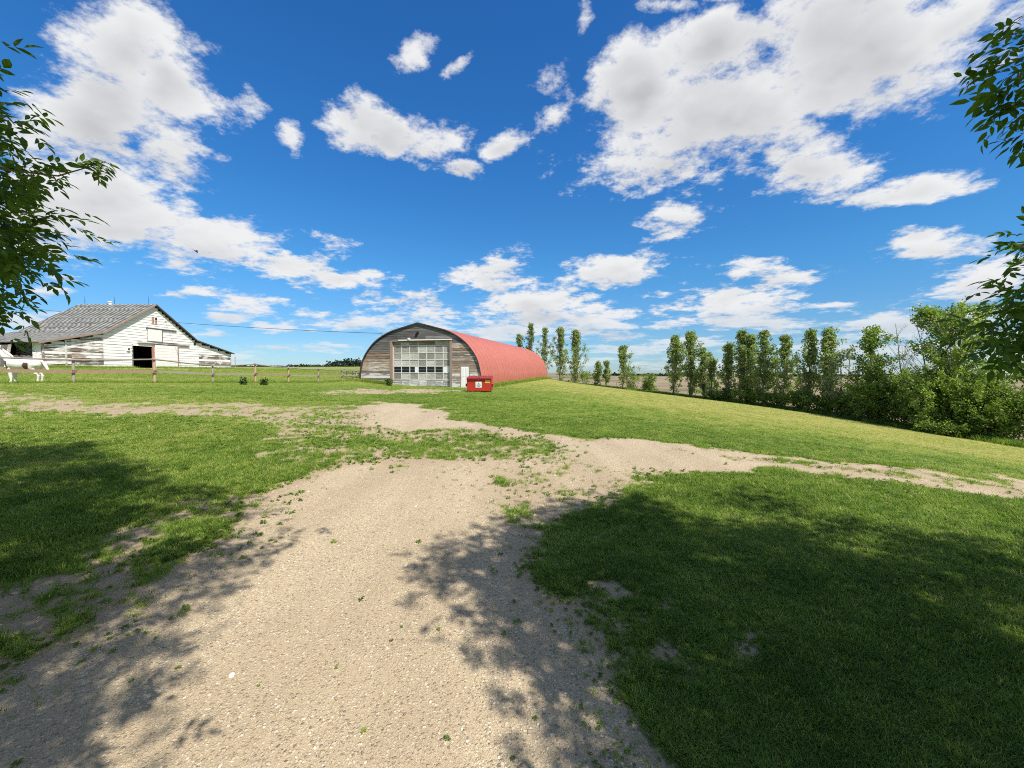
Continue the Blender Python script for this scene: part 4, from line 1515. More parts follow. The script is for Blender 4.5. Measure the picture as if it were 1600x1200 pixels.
# ------------------------------------------------------------------ pole fence
def build_fence():
    P0, P1 = np.array([-24.1, 22.5]), np.array([-15.3, 41.0])
    root = empty('pole_fence', (-24.1, 22.5, tz(-24.1, 22.5)))
    o = np.array([-24.1, 22.5, tz(-24.1, 22.5)])
    tag(root, 'old pole and plank fence with grey and orange posts before the pasture', 'fence')
    posts = [(-.36, 1.5, 'post_grey', .075), (-.18, 1.45, 'post_grey', .075), (0, 1.36, 'post_grey', .085), (.179, 1.60, 'post_red', .105), (.343, 1.30, 'post_grey', .075), (.49, 1.55, 'post_red', .10),
             (.625, 1.36, 'post_red', .085), (.766, 1.32, 'post_grey', .07), (.897, 1.15, 'post_grey', .07), (.985, 1.12, 'post_grey', .085)]
    tops = []
    for t, h, mt, r in posts:
        p = P0 + (P1 - P0) * t
        z = tz(*p)
        b = np.array([p[0], p[1], z])
        lean = np.array([random.uniform(-.04, .04), random.uniform(-.04, .04), 0])
        MB().tube([b - o - [0, 0, .3], b - o + lean * .5 + [0, 0, h * .5], b - o + lean + [0, 0, h]], [r * .84, r * .8, r * .74], 9).build('post', M[mt], root)
        tops.append((b, h, lean))
    dirn = np.append((P1 - P0) / np.linalg.norm(P1 - P0), 0)
    side = np.array([dirn[1], -dirn[0], 0])                    # the camera's side of the fence
    for k in range(len(tops) - 1):
        (a, ha, la), (b, hb, lb) = tops[k], tops[k + 1]
        A = a + la + [0, 0, ha - .10] + side * .12 - o
        Bq = b + lb + [0, 0, hb - .10] + side * .12 - o
        mid = (A + Bq) / 2 - [0, 0, random.uniform(.02, .07)]
        MB().tube([A - dirn * .2, A * .6 + mid * .4, mid, mid * .4 + Bq * .6, Bq + dirn * .2], [.05, .045, .047, .042, .04], 7).build('rail', M['rail_grey'], root)
        za, zb = ha * .46, hb * .46
        A = a + [0, 0, za] + side * .11 - o
        Bq = b + [0, 0, zb] + side * .11 - o
        w = .085 if k < 3 else .06
        mb = MB()
        V = []
        for p in (A - dirn * .1, Bq + dirn * .1):
            V += [p + [0, 0, -w], p + side * .045 + [0, 0, -w], p + side * .045 + [0, 0, w], p + [0, 0, w]]
        mb.add(V, [(0, 1, 2, 3), (7, 6, 5, 4), (0, 4, 5, 1), (1, 5, 6, 2), (2, 6, 7, 3), (3, 7, 4, 0)])
        mb.build('plank', M['plank_red'] if k in (0, 1, 2, 5, 7) else M['rail_grey'], root)
    # short return of rails by the shed's corner
    a = np.array([-15.3, 41.0, tz(-15.3, 41)]) - o
    for h in (.35, .72, 1.05):
        MB().tube([a + [0, 0, h], a + [-3.2, 3.4, h + .05]], .045, 6).build('rail', M['rail_grey'], root)
    for k in (1.1, 2.2, 3.2):
        q = a + [-k, k * 1.06, 0]
        MB().tube([q - [0, 0, .3], q + [0, 0, 1.15]], .06, 7).build('post', M['post_grey'], root)


build_fence()


# ------------------------------------------------------------------ horse
def horse_mat():
    m, t, b = new_mat('white_and_bay_coat')
    co = t.n('ShaderNodeTexCoord').outputs['Object']
    n = t.noise(co, 4.0, 4, .6, out='Color')
    p = t.vmath('ADD', co, t.vmath('SCALE', t.vmath('SUBTRACT', n, (.5, .5, .5)), scale=.28))
    f = None
    for (c, r) in (((-.42, .28, 1.04), .27), ((-.30, .25, 1.20), .14), ((1.0, .16, 1.10), .34), ((1.75, 0, 1.9), .35), ((-.2, -.3, 1.2), .30)):
        d = t.vmath('DISTANCE', p, c)
        q = t.step(d, r, r - .05)
        f = q if f is None else t.math('MAXIMUM', f, q)
    fine = t.noise(co, 30, 3, .6)
    white = t.mix(fine, (.62, .60, .55), (.76, .74, .69))
    brown = t.mix(fine, (.075, .038, .024), (.13, .068, .042))
    t.set(b, 'Base Color', t.mix(f, white, brown))
    b.inputs['Roughness'].default_value = .6
    return m


def build_horse():
    x, y = -27.2, 22.9
    root = empty('horse', (x, y, tz(x, y)), R(176))             # local +x is where the horse looks
    root.scale = (.90, .90, .90)
    tag(root, 'white pinto horse', 'horse')
    root['label'] = 'white pinto horse with bay patches standing behind the pole fence'
    mb = MB()
    # trunk
    tr = [(-1.02, 1.30, .10), (-.95, 1.28, .24), (-.78, 1.27, .31), (-.50, 1.235, .315), (-.15, 1.185, .345), (.20, 1.18, .36), (.55, 1.22, .35), (.85, 1.25, .32), (1.02, 1.24, .24), (1.12, 1.22, .12)]
    mb.tube([(a, 0, z) for a, z, r in tr], [r for a, z, r in tr], 16)
    mb.ball((-.72, 0, 1.36), (.34, .29, .24), 14, 8)
    mb.ball((.72, 0, 1.38), (.30, .20, .23), 12, 8)
    # neck and head
    mb.tube([(.82, 0, 1.28), (1.08, 0, 1.55), (1.32, 0, 1.78), (1.50, 0, 1.95)], [.29, .21, .165, .13], 12)
    mb.tube([(1.44, 0, 1.99), (1.60, 0, 1.93), (1.82, 0, 1.74), (1.98, 0, 1.58), (2.05, 0, 1.52)], [.11, .135, .10, .085, .06], 12)
    for s in (-1, 1):
        mb.tube([(1.46, s * .06, 2.04), (1.47, s * .085, 2.13), (1.49, s * .08, 2.22)], [.045, .04, .008], 8)
        # fore leg: shoulder, elbow, knee, fetlock, hoof
        dx = .10 if s < 0 else -.08
        mb.tube([(.80, s * .14, 1.15), (.80 + dx * .3, s * .17, .86), (.80 + dx * .7, s * .17, .52), (.80 + dx, s * .17, .45), (.78 + dx, s * .17, .24), (.80 + dx, s * .17, .14), (.86 + dx, s * .17, .03)],
                [.19, .115, .078, .082, .052, .062, .085], 10)
        # hind leg: hip, stifle, hock, fetlock, hoof
        dx = .04 if s < 0 else -.14
        mb.tube([(-.74, s * .13, 1.20), (-.62 + dx * .2, s * .18, .92), (-.80 + dx * .6, s * .18, .62), (-.93 + dx, s * .18, .52), (-.88 + dx, s * .18, .28), (-.86 + dx, s * .18, .14), (-.80 + dx, s * .18, .03)],
                [.27, .19, .105, .085, .058, .064, .088], 10)
        mb.ball((.86 + (.10 if s < 0 else -.08), s * .17, .05), (.12, .10, .06), 10, 6)
        mb.ball((-.80 + (.04 if s < 0 else -.14), s * .18, .05), (.12, .10, .06), 10, 6)
    body = mb.build('body', horse_mat(), root, smooth=True)
    body.scale = (1.06, 1, 1)
    rm = body.modifiers.new('one_skin', 'REMESH')
    rm.mode = 'VOXEL'
    rm.voxel_size = .026
    rm.use_smooth_shade = True
    sm = body.modifiers.new('smooth', 'SMOOTH')
    sm.factor = .5
    sm.iterations = 6
    hair = simple('pale_horse_hair', (.62, .58, .50), .6, .2, 20, .3)
    dark = simple('dark_horse_hair', (.07, .045, .035), .6, .2, 20, .3)
    tl = MB().tube([(-1.06, 0, 1.40), (-1.22, -.02, 1.32), (-1.34, -.04, 1.10), (-1.46, -.05, .88), (-1.56, -.05, .72)], [.05, .075, .085, .07, .02], 9).build('tail', hair, root, smooth=True)
    MB().tube([(-1.20, -.10, 1.12), (-1.32, -.13, .95), (-1.42, -.13, .80), (-1.46, -.13, .74)], [.02, .04, .035, .01], 7).build('tail_lock', dark, tl, smooth=True)
    MB().tube([(.80, 0, 1.66), (1.06, 0, 1.82), (1.28, 0, 1.98), (1.46, 0, 2.10)], [.05, .08, .08, .05], 8).build('mane', hair, root, smooth=True)
    for s in (-1, 1):
        MB().ball((1.70, s * .105, 1.92), (.028, .02, .028), 8, 6).build('eye', M['dark'], root, smooth=True)


build_horse()


# ------------------------------------------------------------------ waste bin
def build_bin():
    x, y = -2.42, 31.0
    root = empty('waste_bin', (x, y, tz(x, y) - .02), R(-3))
    tag(root, 'red metal front-load waste bin standing before the shed door', 'bin')
    w, d0, d1, h = .88, -.62, .62, 1.02
    mb = MB()
    # tapered shell: front leans out, floor raised on skids
    out = [(-w, d0 + .10, .10), (w, d0 + .10, .10), (w, d1, .10), (-w, d1, .10), (-w, d0, h), (w, d0, h), (w, d1, h + .14), (-w, d1, h + .14)]
    mb.hexa(out)
    bd = mb.build('bin_body', M['bin_red'], root)
    MB().box((-w - .03, d0 - .045, h - .09), (w + .03, d0 - .004, h - .01)).build('rim', M['bin_red'], root)
    for s in (-1, 1):
        MB().add([(s * (w + .004), d0 - .02, h - .09), (s * (w + .045), d0 - .02, h - .09), (s * (w + .045), d1, h + .05), (s * (w + .004), d1, h + .05),
                  (s * (w + .004), d0 - .02, h - .01), (s * (w + .045), d0 - .02, h - .01), (s * (w + .045), d1, h + .13), (s * (w + .004), d1, h + .13)],
                 [(3, 2, 1, 0), (4, 5, 6, 7), (0, 1, 5, 4), (1, 2, 6, 5), (2, 3, 7, 6), (3, 0, 4, 7)]).build('rim', M['bin_red'], root)
        # lifting pocket on the side
        pk = MB().box((s * (w + .006), -.40, .42), (s * (w + .15), .42, .64)).build('lift_pocket', M['bin_red'], root)
        MB().box((s * (w + .03), -.415, .455), (s * (w + .125), -.402, .605)).build('pocket_shade', M['dark'], pk)  # dark plate on the solid pocket, coloured as the shade of a hollow
        MB().box((s * (w + .004), -.56, .12), (s * (w + .04), -.48, .92)).build('side_rib', M['bin_red'], root)
        MB().box((s * (w - .12) - .06, d0 + .12, -.02), (s * (w - .12) + .06, d1 - .05, .098)).build('skid', M['bin_lid'], root)
        # two lid halves
        lid = MB().hexa([(min(s * .01, s * (w + .05)), d0 - .07, h + .012), (max(s * .01, s * (w + .05)), d0 - .07, h + .012), (max(s * .01, s * (w + .05)), d1 + .02, h + .17), (min(s * .01, s * (w + .05)), d1 + .02, h + .17),
                         (min(s * .01, s * (w + .05)), d0 - .07, h + .060), (max(s * .01, s * (w + .05)), d0 - .07, h + .060), (max(s * .01, s * (w + .05)), d1 + .02, h + .21), (min(s * .01, s * (w + .05)), d1 + .02, h + .21)]).build('lid', M['bin_lid'], root)
        MB().box((min(s * .04, s * (w + .02)), d0 - .095, h - .02), (max(s * .04, s * (w + .02)), d0 - .072, h + .05)).build('lid_lip', M['bin_lid'], lid)
    # panels pressed into the front
    def on_front(x0, x1, z0, z1, off, th, name, mat, par):
        f = lambda z: d0 + .10 - .10 * (z - .10) / (h - .10)
        b = MB()
        b.hexa([(x0, f(z0) - off - th, z0), (x1, f(z0) - off - th, z0), (x1, f(z0) - off, z0), (x0, f(z0) - off, z0),
                (x0, f(z1) - off - th, z1), (x1, f(z1) - off - th, z1), (x1, f(z1) - off, z1), (x0, f(z1) - off, z1)])
        return b.build(name, mat, par)
    on_front(-w + .02, w - .02, .12, .20, .002, .03, 'base_channel', M['bin_red'], root)
    lab = on_front(-.26, .20, .36, .80, .002, .004, 'label', M['white_paint'], root)
    # blue mark: a peak over two lines of print
    f = lambda z: d0 + .10 - .10 * (z - .10) / (h - .10) - .0075
    mk = MB()
    mk.add([(-.11, f(.60), .60), (.05, f(.60), .60), (-.03, f(.73), .73)], [(0, 1, 2)])
    mk.add([(-.20, f(.52), .52), (.14, f(.52), .52), (.14, f(.57), .57), (-.20, f(.57), .57)], [(0, 1, 2, 3)])
    mk.build('label_print', M['blue_print'], lab)
    mk = MB()
    for (x0, x1, z0) in ((-.15, .09, .455), (-.12, .06, .42)):
        mk.add([(x0, f(z0), z0), (x1, f(z0), z0), (x1, f(z0 + .02), z0 + .02), (x0, f(z0 + .02), z0 + .02)], [(0, 1, 2, 3)])
    mk.build('label_print', M['black_print'], lab)
    yl = on_front(.46, .80, .70, .93, .002, .004, 'sticker', M['yellow_label'], root)
    mk = MB()
    for z0 in (.85, .80, .75):
        mk.add([(.51, f(z0), z0), (.75, f(z0), z0), (.75, f(z0 + .022), z0 + .022), (.51, f(z0 + .022), z0 + .022)], [(0, 1, 2, 3)])
    mk.build('sticker_print', simple('orange_print', (.62, .26, .06), .6, .05, 9, 0), yl)


build_bin()


# ------------------------------------------------------------------ trees
def leaf_cloud(pos, tip, size, tint, rng, flat=.45):
    """kite-shaped leaves; returns V, F, tint"""
    n = len(pos)
    a = tip / np.linalg.norm(tip, axis=1)[:, None]
    b = np.cross(a, rng.normal(size=(n, 3)))
    b /= np.linalg.norm(b, axis=1)[:, None] + 1e-9
    c = np.cross(a, b)
    s = size[:, None]
    V = np.stack([pos, pos + s * (.45 * a + flat * b) + s * .06 * c, pos + s * a, pos + s * (.45 * a - flat * b) + s * .06 * c], 1).reshape(-1, 3)
    Fq = np.arange(4 * n).reshape(-1, 4)
    return V, Fq, np.repeat(tint, 4)


def sway_line(p0, p1, n, amp, rng):
    p0, p1 = np.asarray(p0, float), np.asarray(p1, float)
    t = np.linspace(0, 1, n)[:, None]
    L = np.linalg.norm(p1 - p0)
    w = np.cumsum(rng.normal(0, 1, (n, 3)), 0) * amp * L / n
    w -= t * w[-1]
    return p0 + (p1 - p0) * t + w


def make_tree(name, label, group, base, H, W, leafm, barkm, seed, leaves=6500, leaf=.13, rise=.62, n_limb=40, foot=.06, trunks=1, lean=(0, 0), prof=None, tuft=.30, gap=.12, cat='tree', trunk_r=None):
    rng = np.random.default_rng(seed)
    root = empty(name, tuple(base))
    tag(root, label, cat, group)
    prof = prof or [(0, .45), (.15, .85), (.4, 1.0), (.65, .82), (.85, .50), (1, .12)]
    pt, pw = [p[0] for p in prof], [p[1] for p in prof]
    tm = MB()
    P, T, S = [], [], []
    tr = trunk_r or H * .013 + .02
    for k in range(trunks):
        off = np.array([rng.normal(0, .12 * W), rng.normal(0, .12 * W), 0]) if trunks > 1 else np.zeros(3)
        top = np.array([lean[0] * H, lean[1] * H, H * (1 if k == 0 else rng.uniform(.7, .95))]) + off * 2.2
        line = sway_line(off + [0, 0, -.25], top, 9, .10, rng)
        tm.tube(list(line), list(np.linspace(tr, tr * .18, 9)), 7)
        nl = max(4, n_limb // trunks)
        for i in range(nl):
            u = foot + (1 - foot) * ((i + rng.uniform(0, 1)) / nl) * .97
            st = np.array([np.interp(u, np.linspace(0, 1, 9), line[:, q]) for q in range(3)])
            if rng.uniform() < gap:
                continue
            wid = W * .5 * np.interp(u, pt, pw) * rng.uniform(.6, 1.22) / (1 if trunks == 1 else 1.25)
            az = i * 2.39996 + rng.uniform(-.5, .5)
            dr = np.array([math.cos(az), math.sin(az), 0])
            up = rise * wid * rng.uniform(.8, 1.8) + .12
            ue = min(.985, u + up / H)                     # the limb ends inside the crown's outline at its own height
            if trunks == 1:
                wid = min(wid, W * .5 * np.interp(ue, pt, pw) * rng.uniform(.55, 1.3))
            en = st + dr * wid + [0, 0, max(.05, ue * H - st[2])]
            lb = sway_line(st, en, 5, .14, rng)
            tm.tube(list(lb), list(np.linspace(tr * .34 * (1 - .6 * u), tr * .05, 5)), 4, cap=False)
            m_ = int(leaves / (nl * trunks) * (wid / (W * .38) * .75 + .35))
            tone = rng.normal(.5, .17)
            # leaves in small bunches along the limb
            nb = max(3, m_ // 22)
            for _ in range(nb):
                q = rng.uniform(.12, 1.08)
                c = np.array([np.interp(min(q, 1), np.linspace(0, 1, 5), lb[:, z]) for z in range(3)]) + rng.normal(0, tuft * .55 * (1.15 - .55 * u), 3) * [1, 1, .9]
                mm = m_ // nb
                P.append(c + rng.normal(0, tuft * .48, (mm, 3)))
                T.append(np.clip(rng.normal(tone + rng.normal(0, .10), .15, mm), 0, 1))
    P = np.concatenate(P)
    T = np.concatenate(T)
    P[:, 2] = np.maximum(P[:, 2], .03)
    tip = rng.normal(size=(len(P), 3)) + [0, 0, -.35]
    V, Fq, tt = leaf_cloud(P, tip, leaf * rng.uniform(.65, 1.3, len(P)), T, rng)
    tm.build('trunk', barkm, root)
    mesh_np('crown', V, Fq, leafm, root, dict(tint=tt))
    return root


def on_row(px, off=0.0):
    Y = np.linspace(15, 94, 3000)
    f = (px - 800) / FPX * Y - (row_x(Y) + off)
    i = int(np.argmin(np.abs(f)))
    return (px - 800) / FPX * Y[i], Y[i]


def ztop(py, Y):
    return CAM_H + ((577.65 - py) / FPX) * Y


ROW = 'poplars in the row along the lawn'
POP = [  # px, top py, width px, offset behind the row line, label
    (876, 513, 24, 0.2, 'slim tall poplar standing just right of the red shed'),
    (898, 518, 28, 0.0, 'tall poplar closing the group right of the red shed'),
    (935, 567, 17, 0.0, 'small young poplar, left of the pair before the dry field'),
    (948, 566, 13, 0.3, 'small young poplar, right of the pair before the dry field'),
    (973, 543, 31, 0.0, 'middle-sized bushy poplar alone in the gap of the row'),
    (1053, 526, 25, 0.0, 'tall narrow poplar, first after the gap in the row'),
    (1078, 521, 33, 0.2, 'broad tall poplar, second after the gap in the row'),
    (1098, 544, 20, 0.4, 'shorter poplar leaning on the broad poplar after the gap'),
    (1112, 560, 22, 0.0, 'low poplar ending the group after the gap'),
    (1139, 538, 25, 0.2, 'medium poplar on the left edge of the dense clump'),
    (1158, 519, 30, 0.0, 'tall poplar in the middle of the dense clump'),
    (1173, 524, 26, 0.6, 'tall poplar half hidden in the dense clump'),
    (1194, 519, 31, 0.0, 'tall dark poplar with pale stems right of the dense clump'),
    (1224, 526, 30, 0.2, 'tall poplar with a visible pale stem, before the next gap'),
    (1266, 517, 30, 0.0, 'tall dark poplar right after the narrow gap'),
    (1293, 516, 30, 0.5, 'tall poplar with light top beside the silvery tree'),
]


def build_row():
    for k, (px, tp, wpx, off, lab) in enumerate(POP):
        x, y = on_row(px, off)
        z = tz(x, y)
        H = ztop(tp, y) - z
        W = wpx * y / FPX * 2.05
        nl = int(9200 * max(.35, min(1.6, H * W / 24)))
        make_tree('poplar_tree', lab, ROW, (x, y, z), H, W, M['poplar'], M['pale_bark'] if k in (12, 13) else M['bark'], 100 + k, leaves=nl, leaf=.12 + .0011 * y, rise=1.7, n_limb=max(22, int(H * 6)), tuft=.17 + .02 * W,
                  prof=[(0, .60), (.10, .9), (.30, 1.0), (.55, .78), (.80, .44), (1, .05)], foot=.02)
    # behind the shed
    for k, (px, tp, wpx, Y, lab) in enumerate([(812, 523, 20, 83.5, 'leafy poplar top, leftmost of those behind the red roof'), (830, 507, 26, 82, 'tallest poplar top rising behind the red roof'), (852, 513, 22, 80.5, 'thin poplar at the far end of the red shed')]):
        x = (px - 800) / FPX * Y
        z = tz(x, Y)
        H = ztop(tp, Y) - z
        make_tree('poplar_tree', lab, ROW, (x, Y, z), H, wpx * Y / FPX * 2.0, M['poplar'], M['bark'], 140 + k, leaves=5200, leaf=.21, rise=1.7, n_limb=50, tuft=.26,
                  prof=[(0, .60), (.10, .9), (.30, 1.0), (.55, .78), (.80, .44), (1, .05)])
    # small shrubs in the gap
    SHR = [(992, 572, 20, 'rounded light green sapling right of the lone poplar'), (1007, 590, 12, 'tiny sapling between two taller saplings in the gap'), (1015, 584, 14, 'small sapling at the right end of the gap group'), (916, 580, 14, 'low leafy shrub left of the young poplars'),
           (1320, 541, 36, 'thin silvery tree with showing grey branches'), ]
    for k, (px, tp, wpx, lab) in enumerate(SHR):
        x, y = on_row(px, .3)
        z = tz(x, y)
        H = ztop(tp, y) - z
        wl = k == 4
        make_tree('silver_tree' if wl else 'sapling', lab, None if wl else 'saplings in the gap of the row', (x, y, z), H, wpx * y / FPX * 1.25, M['willow'] if wl else M['bright'], M['dead_bark'] if wl else M['bark'], 160 + k,
                  leaves=2600 if wl else 1300, leaf=.15, rise=.9, n_limb=34, tuft=.26, trunks=3, gap=.25 if wl else .1)
    UND = [(1132, 614, 34, 'low undergrowth at the foot of the dense poplar clump'), (1168, 612, 44, 'leafy undergrowth in the middle of the dense poplar clump'), (1206, 616, 40, 'undergrowth between the two tall pale-stemmed poplars'),
           (1246, 612, 26, 'small bush in the narrow gap of the row'), (1280, 620, 40, 'undergrowth below the two tall poplars near the silvery tree'), (1312, 622, 36, 'undergrowth at the foot of the silvery tree')]
    for k, (px, tp, wpx, lab) in enumerate(UND):
        x, y = on_row(px, -.1)
        z = tz(x, y)
        make_tree('undergrowth_bush', lab, 'bushes under the poplars', (x, y, z), ztop(tp, y) - z, wpx * y / FPX * 1.3, M['bush'], M['bark'], 230 + k, leaves=3200, leaf=.15, rise=.5, n_limb=40, foot=.02, trunks=4, tuft=.24,
                  prof=[(0, 1), (.3, 1.0), (.7, .8), (1, .4)], gap=.05, cat='bush', trunk_r=.03)
    # rounder trees and the shrub belt towards the right
    x, y = on_row(1361, .6)
    z = tz(x, y)
    make_tree('ash_tree', 'bright green tree with layered rounded top above the shrubs', None, (x, y, z), ztop(513, y) - z, 3.6, M['bright'], M['bark'], 181, leaves=9000, leaf=.15, rise=.45, n_limb=46, tuft=.30,
              prof=[(0, .5), (.2, .9), (.45, 1.0), (.62, .95), (.8, .75), (1, .25)])
    Yb = 26.5
    x = (1556 - 800) / FPX * Yb
    z = tz(x, Yb)
    make_tree('leaning_tree', 'tall feathery tree with leaning pale trunk at the right edge', None, (x + .9, Yb, z), ztop(474, Yb) - z, 6.4, M['bright'], M['pale_bark'], 182, leaves=17000, leaf=.14, rise=.55, n_limb=52, foot=.40, lean=(-.12, 0), trunks=2, gap=.2,
              prof=[(0, .3), (.35, .55), (.55, 1.0), (.8, .8), (1, .25)], tuft=.30, trunk_r=.13)
    x = (1640 - 800) / FPX * 25.5
    z = tz(x, 25.5)
    make_tree('leaning_tree', 'spreading dark leaved tree cut by the right edge', None, (x, 25.5, z), ztop(545, 25.5) - z, 5.5, M['bush'], M['bark'], 183, leaves=9000, leaf=.14, rise=.5, n_limb=46, foot=.2, trunks=2, tuft=.3)
    BUSH = [  # px, top py, width px, Y, material, label
        (1338, 606, 46, 34.5, 'bush', 'rounded shrub under the silvery tree'),
        (1376, 598, 56, 31.8, 'bright', 'light green shrub in front of the bright layered tree'),
        (1415, 590, 70, 29.6, 'bush', 'tall shrub in front of the left bare tree'),
        (1456, 574, 84, 28.2, 'bright', 'tall light-topped shrub in front of the middle bare tree'),
        (1500, 592, 80, 27.0, 'bush', 'dark shrub between the bare trees and the leaning trunk'),
        (1476, 662, 38, 25.9, 'bright', 'low bright shrub at the edge of the mown lawn'),
        (1548, 628, 74, 25.4, 'bush', 'dark shrub at the foot of the leaning trunk'),
        (1592, 606, 80, 24.6, 'bush', 'dense dark shrub at the right edge of the picture'),
    ]
    for k, (px, tp, wpx, Y, mt, lab) in enumerate(BUSH):
        x = (px - 800) / FPX * Y
        z = tz(x, Y)
        H = ztop(tp, Y) - z
        W = wpx * Y / FPX * 1.25
        make_tree('shrub', lab, 'shrubs at the right end of the tree row', (x, Y, z), H, W, M[mt], M['bark'], 200 + k, leaves=int(9000 * max(.3, min(1.1, H * W / 12))), leaf=.125, rise=.5, n_limb=64, foot=.02, trunks=4, tuft=.24,
                  prof=[(0, .95), (.2, 1.0), (.5, 1.0), (.75, .85), (1, .45)], gap=.08, cat='shrub', trunk_r=.035)


build_row()


def bare_tree(label, base, H, lean, seed, r0=.085):
    rng = np.random.default_rng(seed)
    root = empty('bare_tree', tuple(base))
    tag(root, label, 'tree', 'bare dead trees above the shrubs')
    line = sway_line((0, 0, -.2), (lean * H, rng.uniform(-.3, .3), H), 10, .10, rng)
    MB().tube(list(line), list(np.linspace(r0, r0 * .12, 10)), 7).build('trunk', M['dead_bark'], root)
    br = MB()

    def twig(p, d, L, r, lev):
        q = p + d * L
        ln = sway_line(p, q, 4, .12, rng)
        br.tube(list(ln), list(np.linspace(r, r * .3, 4)), 4, cap=False)
        if lev > 0:
            for _ in range(rng.integers(2, 5)):
                u = rng.uniform(.3, 1)
                s = p + (q - p) * u
                nd = d + rng.normal(0, .42, 3) + [0, 0, .25]
                twig(s, nd / np.linalg.norm(nd), L * rng.uniform(.35, .6), r * .5, lev - 1)
    for i in range(20):
        u = rng.uniform(.35, .97)
        s = np.array([np.interp(u, np.linspace(0, 1, 10), line[:, q]) for q in range(3)])
        az = rng.uniform(0, 6.28)
        d = np.array([math.cos(az) * .55, math.sin(az) * .55, .8])
        twig(s, d / np.linalg.norm(d), (1.05 - u) * H * rng.uniform(.25, .5) + .15, r0 * .3 * (1.1 - u) + .006, 2)
    br.build('branches', M['dead_bark'], root)


for k, (bx, tx, ty, Y, lab) in enumerate([(1432, 1398, 505, 30.5, 'bare pale tree leaning left above the shrubs'), (1452, 1428, 496, 29.5, 'tallest bare tree standing above the shrubs'), (1492, 1476, 498, 29.0, 'bare tree close to the leaning leafy tree')]):
    x = (bx - 800) / FPX * Y
    z = tz(x, Y)
    H = ztop(ty, Y) - z
    bare_tree(lab, (x, Y, z), H, ((tx - bx) * Y / FPX) / H, 300 + k)


# ------------------------------------------------------------------ the two maples beside the camera
def leaflet_template(fine):
    if fine:      # folded, pointed leaflet with toothed middle
        V = np.array([(0, 0, 0), (.30, .20, .05), (.62, .17, .03), (1.0, 0, -.08), (.30, -.20, .05), (.62, -.17, .03), (.45, 0, -.02)])
        Fc = np.array([(0, 6, 1), (1, 6, 2), (2, 6, 3), (0, 4, 6), (4, 5, 6), (5, 3, 6)])
    else:
        V = np.array([(0, 0, 0), (.42, .23, .05), (1.0, 0, -.06), (.42, -.23, .05)])
        Fc = np.array([(0, 2, 1), (0, 3, 2)])
    return V, Fc


def compound_leaves(P, stem, size, rng, fine):
    """P (n,3) leaf bases, stem (n,3) directions; five leaflets each"""
    tv, tf = leaflet_template(fine)
    n = len(P)
    a = stem / np.linalg.norm(stem, axis=1)[:, None]
    up = np.tile([0, 0, 1.0], (n, 1)) + rng.normal(0, .35, (n, 3))
    b = np.cross(up, a)
    b /= np.linalg.norm(b, axis=1)[:, None] + 1e-9
    c = np.cross(a, b)
    Vs, Fs, T = [], [], []
    base = 0
    tone = np.clip(rng.normal(.42, .20, n), 0, 1)
    for (q, ang, sc) in ((1.0, 0, 1.05), (.62, .85, .95), (.62, -.85, .95), (.28, 1.05, .85), (.28, -1.05, .85)):
        an = ang + rng.normal(0, .16, n)
        dr = a * np.cos(an)[:, None] + b * np.sin(an)[:, None] + c * rng.normal(-.12, .22, n)[:, None]
        dr /= np.linalg.norm(dr, axis=1)[:, None]
        sd = np.cross(c + rng.normal(0, .25, (n, 3)), dr)
        sd /= np.linalg.norm(sd, axis=1)[:, None]
        nn = np.cross(dr, sd)
        o = P + a * (size * 1.25 * q)[:, None]
        s = (size * sc * rng.uniform(.85, 1.15, n))[:, None, None]
        V = o[:, None, :] + s * (tv[None, :, 0:1] * dr[:, None, :] + tv[None, :, 1:2] * sd[:, None, :] + tv[None, :, 2:3] * nn[:, None, :])
        Vs.append(V.reshape(-1, 3))
        Fs.append((tf[None] + (np.arange(n) * len(tv))[:, None, None]).reshape(-1, 3) + base)
        base += n * len(tv)
        T.append(np.repeat(np.clip(tone + rng.normal(0, .07, n), 0, 1), len(tv)))
    return np.concatenate(Vs), np.concatenate(Fs), np.concatenate(T)


